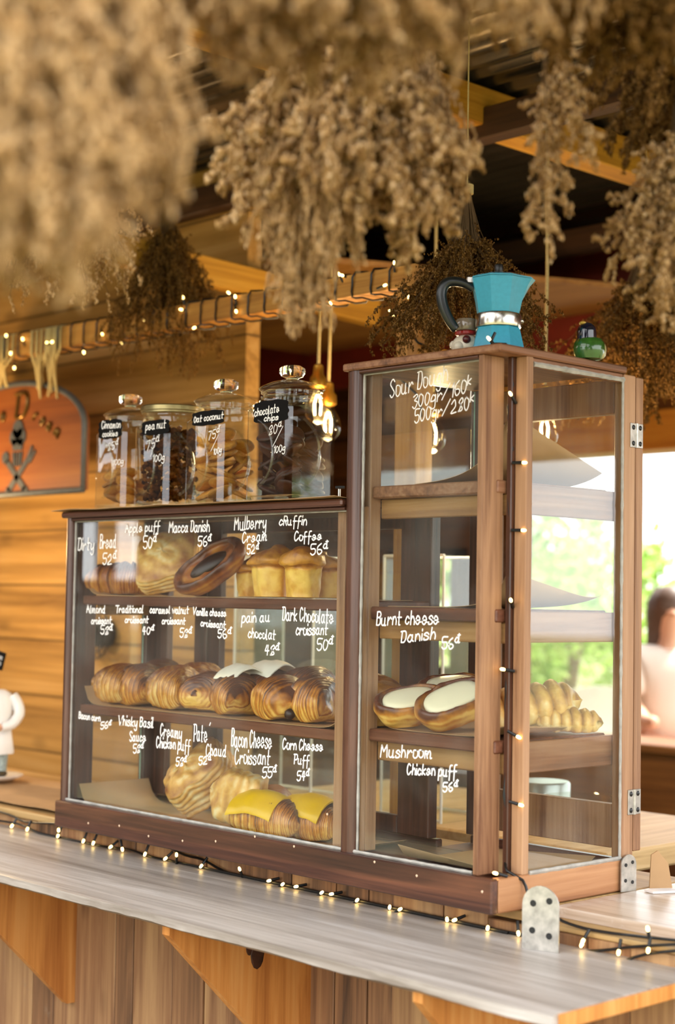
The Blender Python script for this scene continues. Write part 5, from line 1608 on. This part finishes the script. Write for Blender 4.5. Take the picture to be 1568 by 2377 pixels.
obox(bm, at(-22, 1525, y=fy - .045), UX, VX, Pn, (at(27, 1518, y=fy - .045) - at(-22, 1502, y=fy - .045)).length * .5 * Vector((1, 0, 0)) if False else (.078, .029, .003), .001)
sg2 = obj('black_sign', bm, M['slate'], t)
bm = bmesh.new(); V2, F2 = [], []
for s, dy, sc2 in (('hd Cam', .006, .0022), ('nga', -.012, .0020)):
    st, wd_ = glyphs(s, 2)
    for P in st: ribbon(V2, F2, [((x - wd_) * sc2 + .072, y * sc2 + dy) for x, y in P], .0022)
Oc = at(-22, 1525, y=fy - .045)
nrm = Pn if Pn.dot(FH) > 0 else -Pn
raw('lettering', [tuple(Oc + UX * a + VX * b + nrm * .0037) for a, b in V2], F2, M['white'], sg2, smooth=None)

# ---------------------------------------------------------------- dried flower bunches
def bunch_mesh(seed, n_spray, length, spread, n_br, n_fl, fs, droop=.25, stem_frac=.42):
    r = np.random.RandomState(seed)
    SV, SF, FV = [], [], []
    cents, dirs = [], []
    for i in range(n_spray):
        a = r.uniform(0, 2 * np.pi); rad = spread * np.sqrt(r.uniform(0.02, 1)); ln = length * r.uniform(.72, 1.05) * (1 - .12 * (rad / spread) ** 2)
        nseg = 12
        u = np.linspace(0, 1, nseg + 1)
        prof = np.where(u < stem_frac, u * .35, .35 * stem_frac + (u - stem_frac) * (1 - .35 * stem_frac) / (1 - stem_frac))
        bendd = r.normal(0, .05, 2) * length
        P = np.stack([np.cos(a) * rad * prof + bendd[0] * u ** 2 + .006 * np.cos(a), np.sin(a) * rad * prof + bendd[1] * u ** 2 + .006 * np.sin(a), -ln * u], 1)
        for k in range(nseg):                                   # three-sided stalk
            b = len(SV); w_ = .0011 * (1.2 - .7 * u[k])
            for q in (P[k], P[k + 1]):
                for m in range(3):
                    SV.append(q + w_ * np.array([np.cos(m * 2.094), np.sin(m * 2.094), 0]))
            for m in range(3): SF.append((b + m, b + (m + 1) % 3, b + 3 + (m + 1) % 3, b + 3 + m))
        for j in range(n_br):
            uu = stem_frac + (1 - stem_frac) * (j + r.uniform()) / n_br
            p = np.array([np.interp(uu, u, P[:, k]) for k in range(3)])
            d = np.array([np.cos(a) * .3, np.sin(a) * .3, -1.0]) + r.normal(0, .75, 3); d /= np.linalg.norm(d)
            bl = length * r.uniform(.05, .13) * (1.25 - .6 * uu)
            tt = np.sort(r.uniform(0.05, 1, n_fl))
            q = p + d * (bl * tt)[:, None] + np.array([0, 0, -1]) * (droop * bl * tt ** 2)[:, None] + r.normal(0, .0022, (n_fl, 3))
            cents.append(q)
    C = np.concatenate(cents)
    N = len(C)
    tet = np.array([[1, 1, 1], [1, -1, -1], [-1, 1, -1], [-1, -1, 1]], float) / 1.732
    R = r.normal(size=(N, 3, 3)); Q, _ = np.linalg.qr(R)
    sc_ = fs * r.uniform(.6, 1.3, N)
    st = np.array([[1, 1, 1.6]])
    Vt = C[:, None, :] + np.einsum('nij,kj->nki', Q, tet) * sc_[:, None, None] * st
    Ff = (np.arange(N)[:, None, None] * 4 + np.array([[0, 1, 2], [0, 3, 1], [0, 2, 3], [1, 3, 2]])[None]).reshape(-1, 3)
    return np.array(SV), np.array(SF, dtype=np.int32), Vt.reshape(-1, 3), Ff.astype(np.int32)


def mesh_np(name, V, F, m):
    o = raw(name, V, F, m, None, smooth=None)
    me = o.data
    bpy.data.objects.remove(o)
    return me

BM_ = {}
for key, args in {'dense': (1, 120, .42, .17, 16, 24, .0042), 'loose': (2, 95, .42, .19, 16, 20, .0036), 'fine': (3, 110, .46, .26, 18, 20, .0026, .15, .40), 'long': (4, 60, .46, .12, 18, 20, .0038), 'tails': (6, 7, .44, .13, 18, 22, .0036)}.items():
    sv, sf, fv, ff = bunch_mesh(*args)
    BM_[key] = (mesh_np('stalks', sv, sf, M['stem']), mesh_np('florets', fv, ff, M['spray']))
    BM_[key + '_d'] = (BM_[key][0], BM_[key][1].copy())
    BM_[key + '_d'][1].materials.clear(); BM_[key + '_d'][1].materials.append(M['spray_brown_shade'])
bm = bmesh.new(); tube(bm, [(0, 0, -.012), (0, 0, .012)], .017, 14); TIE = bpy.data.meshes.new('twine_tie'); bm.to_mesh(TIE); bm.free(); TIE.materials.append(M['yarn'])


def bunch(kind, px, py, depth, label, scale=1.0, rotz=0.0, tilt=(0, 0), ztop=2.05, group='dried flower bunches under the roof', width=1.0):
    p = along(px, py, depth)
    t = empty('hanging_dried_bunch', p, label, 'dried flowers', group)
    t.rotation_euler = (tilt[0], tilt[1], rotz)
    t.scale = (scale * width, scale * width, scale)
    for nm, me in (('stalks', BM_[kind][0]), ('florets', BM_[kind][1])):
        o = bpy.data.objects.new(nm, me); COL.objects.link(o); o.parent = t
    o = bpy.data.objects.new('twine_tie', TIE); COL.objects.link(o); o.parent = t
    if p.z < ztop - .03:
        bm = bmesh.new(); tube(bm, [(p.x, p.y, p.z), (p.x, p.y, ztop)], .0018, 6)
        me = bpy.data.meshes.new('hanging_cord'); bm.to_mesh(me); bm.free(); me.materials.append(M['yarn'])
        o = bpy.data.objects.new('hanging_cord', me); COL.objects.link(o); o.parent = t
        Rm = Matrix.LocRotScale(t.location, t.rotation_euler, t.scale)
        o.matrix_parent_inverse = Rm.inverted()
    return t

NEAR = 'blurred tan bunches hanging nearest the viewer'
bunch('dense', 40, -440, 1.30, 'nearest tan dried bunch, filling the corner over the boarded wall and sign', .90, .3, group=NEAR, width=.72)
bunch('dense', 205, -600, 1.42, 'tan dried bunch whose tips hang over the stalks behind the beam', 1.0, 1.4, group=NEAR, width=.62)
bunch('dense', -70, -230, 1.5, 'tan dried bunch hanging lowest over the arched sign', .85, 2.0, group=NEAR, width=.75)
bunch('loose', 470, -700, 1.55, 'blurred tan bunch between the corner bunch and the middle bunch', .83, .7, group=NEAR, width=.8)
bunch('dense', 760, -690, 1.6, 'blurred tan bunch above the middle bunch, over the jars', .88, 2.5, group=NEAR)
bunch('dense', 1050, -650, 1.65, 'blurred tan bunch above the purlin, over the moka pot', .80, 3.3, group=NEAR, width=.8)
bunch('loose', 1290, -730, 1.8, 'tan blurred bunch under the corrugated sheet', .90, 4.1, group=NEAR, width=.6)
bunch('dense', 825, -150, 2.35, 'broad tan bunch in the middle, tips over the end of the lit beam', 1.08, .2)
bunch('loose', 720, 0, 2.3, 'tan bunch whose thin tail dangles before the lit beam', .95, 1.2, width=.42)
bunch('long', 700, 250, 2.35, 'thin tan spray dangling across the lit beam', .72, 1.0, width=.5)
bunch('loose', 960, -90, 2.45, 'tan bunch just before the yellow purlin', .95, 2.2, width=.45)
bunch('tails', 1270, -110, 2.35, 'few thin drooping sprays below the yellow purlin, above the bird ornament', .95, 2.6)
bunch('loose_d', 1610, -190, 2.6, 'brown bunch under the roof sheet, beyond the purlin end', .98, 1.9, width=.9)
bunch('long', 1590, 150, 2.5, 'tan bunch hanging at the frame edge above the cabinet hinge', .88, .9)
bunch('fine', 95, 110, 2.8, 'sharp fine-sprayed bunch hanging before the lit beam over the sign', .95, .8, width=.85)
bunch('fine_d', 1085, 440, 3.85, 'big brown bunch with shade painted in, hanging right behind the moka pot', .92, .5, group='brown bunches behind the cabinet')
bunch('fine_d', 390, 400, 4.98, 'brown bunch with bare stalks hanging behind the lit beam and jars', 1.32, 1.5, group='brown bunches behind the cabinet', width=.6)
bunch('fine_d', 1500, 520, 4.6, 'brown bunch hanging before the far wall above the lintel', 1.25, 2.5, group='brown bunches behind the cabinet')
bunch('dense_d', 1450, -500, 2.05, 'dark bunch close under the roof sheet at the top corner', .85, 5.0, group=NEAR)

# ---------------------------------------------------------------- work table and things behind the cabinet
t = empty('work_table', (-1.0, 1.15, FLOORZ), 'thick pale wooden work table standing behind the cabinet', 'table')
bm = bmesh.new(); box(bm, (-1.75, .80, -.058), (-.33, 1.52, -.002), .006); obj('table_top', bm, wood('table_wood', S('b08a58'), S('d0ac76'), S('e2c596'), 'Y', rough=.5), t)
for x_, y_ in ((-1.70, .86), (-1.70, 1.46), (-.39, .86), (-.39, 1.46)):
    bm = bmesh.new(); box(bm, (x_ - .035, y_ - .035, FLOORZ), (x_ + .035, y_ + .035, -.059), .003); obj('leg', bm, M['darkwood'], t)
bm = bmesh.new(); box(bm, (-1.73, .83, -.20), (-.37, 1.49, -.18), .003); obj('lower_shelf', bm, M['darkwood'], t)
q = Vector((.16, 1.15, 0))
t = empty('metal_tray', (q.x, q.y, -.11), 'dark shallow metal pan on the stove behind the flap', 'pan')
bm = bmesh.new(); lathe(bm, [(.10, 0), (.20, .01), (.27, .035), (.275, .038), (.265, .036), (.19, .014), (.002, .006)], 48, (q.x, q.y, -.125)); obj('pan', bm, plain('dark_pan', S('5a544e'), .3, metal=.8), t, smooth=50)
t2 = empty('stove', (q.x, q.y, FLOORZ), 'black stove block behind the counter flap', 'stove')
bm = bmesh.new(); box(bm, (q.x - .3, q.y - .3, FLOORZ), (q.x + .5, q.y + .35, -.127), .01); obj('body', bm, plain('black_iron', S('14110e'), .5), t2)


def glass_case(x0, x1, y0, y1, z1, label):
    t = empty('glass_case', ((x0 + x1) / 2, (y0 + y1) / 2, 0.0), label, 'glass case', 'glass storage cases behind the cabinet')
    bm = bmesh.new()
    for lo, hi in (((x0, y0, .0), (x1, y0 + .005, z1)), ((x0, y1 - .005, .0), (x1, y1, z1)), ((x0, y0 + .0055, .0), (x0 + .005, y1 - .0055, z1)), ((x1 - .005, y0 + .0055, .0), (x1, y1 - .0055, z1))): box(bm, lo, hi)
    obj('walls', bm, M['glass'], t)
    bm = bmesh.new()
    for x_ in (x0, x1):
        for y_ in (y0, y1): tube(bm, [(x_, y_, .0), (x_, y_, z1)], .004, 6)
    for y_ in (y0, y1): tube(bm, [(x0, y_, z1), (x1, y_, z1)], .004, 6); tube(bm, [(x0, y_, .006), (x1, y_, .006)], .004, 6)
    obj('edge_glint', bm, plain('case_edge_glint', S('e8e8de'), .25, spec=.8), t)  # whitish rods: reflections along the glass edges painted in
    return t
gx = lambda px_: at(px_, 1500, y=.84).x
glass_case(gx(545), gx(727), .84, 1.04, .72, 'glass case on the work table seen through the low section')
glass_case(gx(890), gx(1029), .84, 1.04, at(1029, 1289, y=.84).z, 'glass case on the work table seen through the tall section')
q = at(1350, 1800, y=.95)
t = empty('glass_bowl', (q.x, .98, 0), 'clear glass bowl on the work table seen through the bottom end pane', 'bowl')
bm = bmesh.new(); lathe(bm, [(.05, .0), (.06, .002), (.10, .05), (.115, .095), (.120, .098), (.112, .094), (.095, .052), (.055, .006), (.002, .006)], 40, (q.x, .98, .0005)); obj('bowl', bm, M['jar'], t, smooth=50)
q = at(1262, 1800, y=1.1)
t = empty('steel_canister', (q.x, 1.1, 0), 'pale metal canister standing beside the glass bowl', 'canister')
bm = bmesh.new(); lathe(bm, [(.07, 0), (.074, .004), (.074, .105), (.070, .11), (.002, .11)], 36, (q.x, 1.1, .0005)); obj('body', bm, plain('brushed_metal', S('9aa09c'), .3, metal=.8), t, smooth=40)
# dark framed picture low on the boarded wall
q = at(250, 1470, y=1.055)
t = empty('wall_fan', (q.x, 1.05, q.z), 'small dark round wall fan on the boarded wall behind the low section', 'fan')
bm = bmesh.new(); tube(bm, [(q.x, 1.058, q.z), (q.x, 1.01, q.z)], .05, 20); obj('motor', bm, M['black'], t, smooth=40)
bm = bmesh.new()
for r_ in (.035, .065, .09): tube(bm, [(q.x + r_ * math.cos(a), 1.0, q.z + r_ * math.sin(a)) for a in np.linspace(0, 2 * math.pi, 33)], .003, 6)
for a in np.linspace(0, 2 * math.pi, 17)[:-1]: tube(bm, [(q.x, .998, q.z), (q.x + .09 * math.cos(a), 1.0, q.z + .09 * math.sin(a))], .002, 5)
obj('cage', bm, M['black'], t)

# ---------------------------------------------------------------- the garden side
def leaf_cloud(seed, n, R, ls):
    r = np.random.RandomState(seed)
    d = r.normal(size=(n, 3)); d /= np.linalg.norm(d, axis=1)[:, None]
    cl = r.normal(size=(26, 3)); cl /= np.linalg.norm(cl, axis=1)[:, None]; cl *= np.array(R) * r.uniform(.3, .9, (26, 1))
    c = cl[r.randint(0, 26, n)] + d * np.array(R) * .34 * r.uniform(.2, 1, (n, 1))
    Q, _ = np.linalg.qr(r.normal(size=(n, 3, 3)))
    base = np.array([[-.5, 0, 0], [-.1, .26, .06], [.5, 0, -.05], [-.1, -.26, .06]])
    V = c[:, None] + np.einsum('nij,kj->nki', Q, base) * (ls * r.uniform(.6, 1.3, n))[:, None, None]
    F = np.arange(n * 4).reshape(n, 4)
    return V.reshape(-1, 3), F
M['leaf'] = dried('garden_leaves', S('6f9440'), S('a2c062'), S('cfe09a'))
LEAF = []
for s in range(3):
    v, f_ = leaf_cloud(s + 20, 900, (1.0, 1.0, 1.1), .17)
    LEAF.append(mesh_np('foliage', v, f_, M['leaf']))
trunkm = plain('tree_bark', S('6d5a48'), .8, var=.3)


def tree(x, y, z, s, k, label, lean=0.0):
    t = empty('garden_tree', (x, y, FLOORZ - .12), label, 'tree', 'leafy trees outside the stall')
    o = bpy.data.objects.new('foliage', LEAF[k % 3]); COL.objects.link(o); o.parent = t; o.location = (0, 0, z - FLOORZ + .12); o.scale = (s, s, s); o.rotation_euler = (0, 0, k * 1.3)
    bm = bmesh.new(); tube(bm, [(0, 0, 0), (lean * .3, 0, (z - FLOORZ) * .5), (lean, 0, z - FLOORZ + .3)], [.09, .07, .03], 10); obj('trunk', bm, trunkm, t, local=True, smooth=60)

spots = [(1270, 1480, 10.6, .62), (1450, 1370, 11.8, .6), (1180, 1620, 12, .7), (1320, 1270, 14.5, .7), (1640, 1720, 13.2, .45), (1010, 1310, 9.5, .8), (1500, 1560, 15.5, .9), (1090, 1300, 16.5, .8), (1660, 1400, 18, 1.0), (1240, 1400, 20, 1.0)]
where = ['thin leaning tree seen through the second end pane', 'bright leafy tree seen through the end pane above the white chair', 'leafy shrub behind the fat braided puff', 'pale tall tree behind the curled top kraft sheet', 'low shrub behind the seated person', 'darker tree seen through the tall front pane', 'bushy tree behind the cabinet hinge side', 'tree seen through the small far window', 'farthest pale tree beside the seated person', 'distant pale tree behind the thin leaning one']
for k, (px, py, d, s) in enumerate(spots):
    p = along(px, py, d); tree(p.x, p.y, p.z, s, k, where[k], .3 * (k == 0))

tree(4.9, 4.75, 1.6, .55, 1, 'unseen tree added to tint the end face of the largest jar green')  # out-of-view tree added for a green reflection in the jar

# white garden chair beyond the sill
cp_ = along(1395, 1640, 8.6)
t = empty('garden_chair', (cp_.x, cp_.y, FLOORZ), 'white round-backed garden chair outside, seen through the end pane', 'chair')
FX = Vector((_fw[0], _fw[1], 0)).normalized()
bm = bmesh.new()
W_ = .24
out = [(-W_, -.30), (W_, -.30)] + [(W_ * math.cos(q), .0 + .12 * math.sin(q) + .0) for q in np.linspace(0, math.pi, 21)]
cz = at(1392, 1592, y=cp_.y).z
prism(bm, [(a, b) for a, b in out], Vector((cp_.x, cp_.y, cz - .12)), RH, (0, 0, 1), FX, .03); obj('backrest', bm, M['glazewhite'], t)
bm = bmesh.new(); obox(bm, Vector((cp_.x, cp_.y, cz - .44)) + FX * -.2, RH, FX, (0, 0, 1), (.21, .21, .015), .005); obj('seat', bm, M['glazewhite'], t)
for sx in (-.18, .18):
    for sy in (-.38, -.02):
        p = Vector((cp_.x, cp_.y, 0)) + RH * sx + FX * sy
        bm = bmesh.new(); tube(bm, [(p.x, p.y, FLOORZ - .12), (p.x, p.y, cz - .455)], .018, 10); obj('leg', bm, M['glazewhite'], t)

# seated person outside, long brown hair, pale shirt
hp3 = along(1556, 1425, 7.7)
t = empty('person', (hp3.x, hp3.y, FLOORZ), 'person with long brown hair and pale shirt sitting outside beyond the sill', 'person')
def PP(r, f_, z): return hp3 + RH * r + FH * f_ + Vector((0, 0, z))


def skin_body(name, verts, edges, radii, mat, root=0, sub=2):
    me = bpy.data.meshes.new(name)
    me.from_pydata([tuple(v) for v in verts], edges, [])
    o = bpy.data.objects.new(name, me); COL.objects.link(o)
    m = o.modifiers.new('skin', 'SKIN'); m.use_smooth_shade = True
    for i, r_ in enumerate(radii):
        me.skin_vertices[0].data[i].radius = (r_, r_) if not isinstance(r_, tuple) else r_
        me.skin_vertices[0].data[i].use_root = (i == root)
    s_ = o.modifiers.new('sub', 'SUBSURF'); s_.levels = sub; s_.render_levels = sub
    dg = bpy.context.evaluated_depsgraph_get()
    m2 = bpy.data.meshes.new_from_object(o.evaluated_get(dg))
    bpy.data.objects.remove(o)
    for p in m2.polygons: p.use_smooth = True
    m2.materials.clear()
    return link(name, m2, mat, t)
skin_m = plain('skin', S('d8a88c'), .5)
bv = [PP(0, -.04, -.62), PP(0, -.02, -.42), PP(0, 0, -.28), PP(0, 0, -.17), PP(0, .01, -.09), PP(0, .015, 0), PP(0, .01, .07),
      PP(-.15, 0, -.22), PP(-.20, .04, -.42), PP(-.16, .22, -.50), PP(-.12, .30, -.50), PP(.15, 0, -.22), PP(.20, .04, -.42), PP(.16, .22, -.50), PP(.12, .30, -.50),
      PP(-.09, .05, -.66), PP(-.10, .42, -.64), PP(-.10, .45, -1.02), PP(.09, .05, -.66), PP(.10, .42, -.64), PP(.10, .45, -1.02)]
be = [(0, 1), (1, 2), (2, 3), (3, 4), (4, 5), (5, 6), (2, 7), (7, 8), (8, 9), (9, 10), (2, 11), (11, 12), (12, 13), (13, 14), (0, 15), (15, 16), (16, 17), (0, 18), (18, 19), (19, 20)]
skin_body('body', bv, be, [.13, .115, .13, .06, .05, .082, .07, .06, .045, .036, .03, .06, .045, .036, .03, .085, .065, .04, .085, .065, .04], skin_m)
skin_body('shirt', [PP(0, -.04, -.64), PP(0, -.02, -.42), PP(0, 0, -.26), PP(-.15, 0, -.22), PP(-.20, .04, -.40), PP(.15, 0, -.22), PP(.20, .04, -.40)], [(0, 1), (1, 2), (2, 3), (3, 4), (2, 5), (5, 6)], [.17, .155, .16, .095, .085, .095, .085], plain('pale_shirt', S('e8ddd0'), .8))
bm = bmesh.new()
rings = []
for z, rx, ry, f_ in ((.135, .02, .02, -.01), (.12, .07, .075, -.012), (.06, .104, .105, -.02), (0, .108, .11, -.03), (-.08, .100, .09, -.05), (-.2, .10, .07, -.07), (-.33, .085, .05, -.09), (-.42, .05, .03, -.10)):
    rings.append([PP(math.cos(q) * rx * (1 + .06 * math.sin(9 * q)), f_ + math.sin(q) * ry, z) for q in np.linspace(0, 2 * math.pi, 29)[:-1]])
loft(bm, rings, True, True, True); obj('hair', bm, plain('brown_hair', S('5a4438'), .5, var=.3, vscale=60), t, smooth=60)
bm = bmesh.new(); ball(bm, PP(0, .112, .0), .016, 2, (1, 1.2, 1)); obj('nose', bm, skin_m, t, smooth=180)
t = empty('garden_bench', (hp3.x, hp3.y, FLOORZ), 'low wooden bench under the seated person outside', 'bench')
bm = bmesh.new(); obox(bm, PP(0, .05, -.80), RH, FH, (0, 0, 1), (.42, .20, .03), .004); obj('seat', bm, M['darkwood'], t)
for s in (-.36, .36):
    bm = bmesh.new(); zc = (FLOORZ - .12 + hp3.z - .83) / 2; obox(bm, Vector((hp3.x, hp3.y, zc)) + RH * s + FH * .05, RH, FH, (0, 0, 1), (.03, .18, (hp3.z - .83 - FLOORZ + .12) / 2)); obj('leg', bm, M['darkwood'], t)
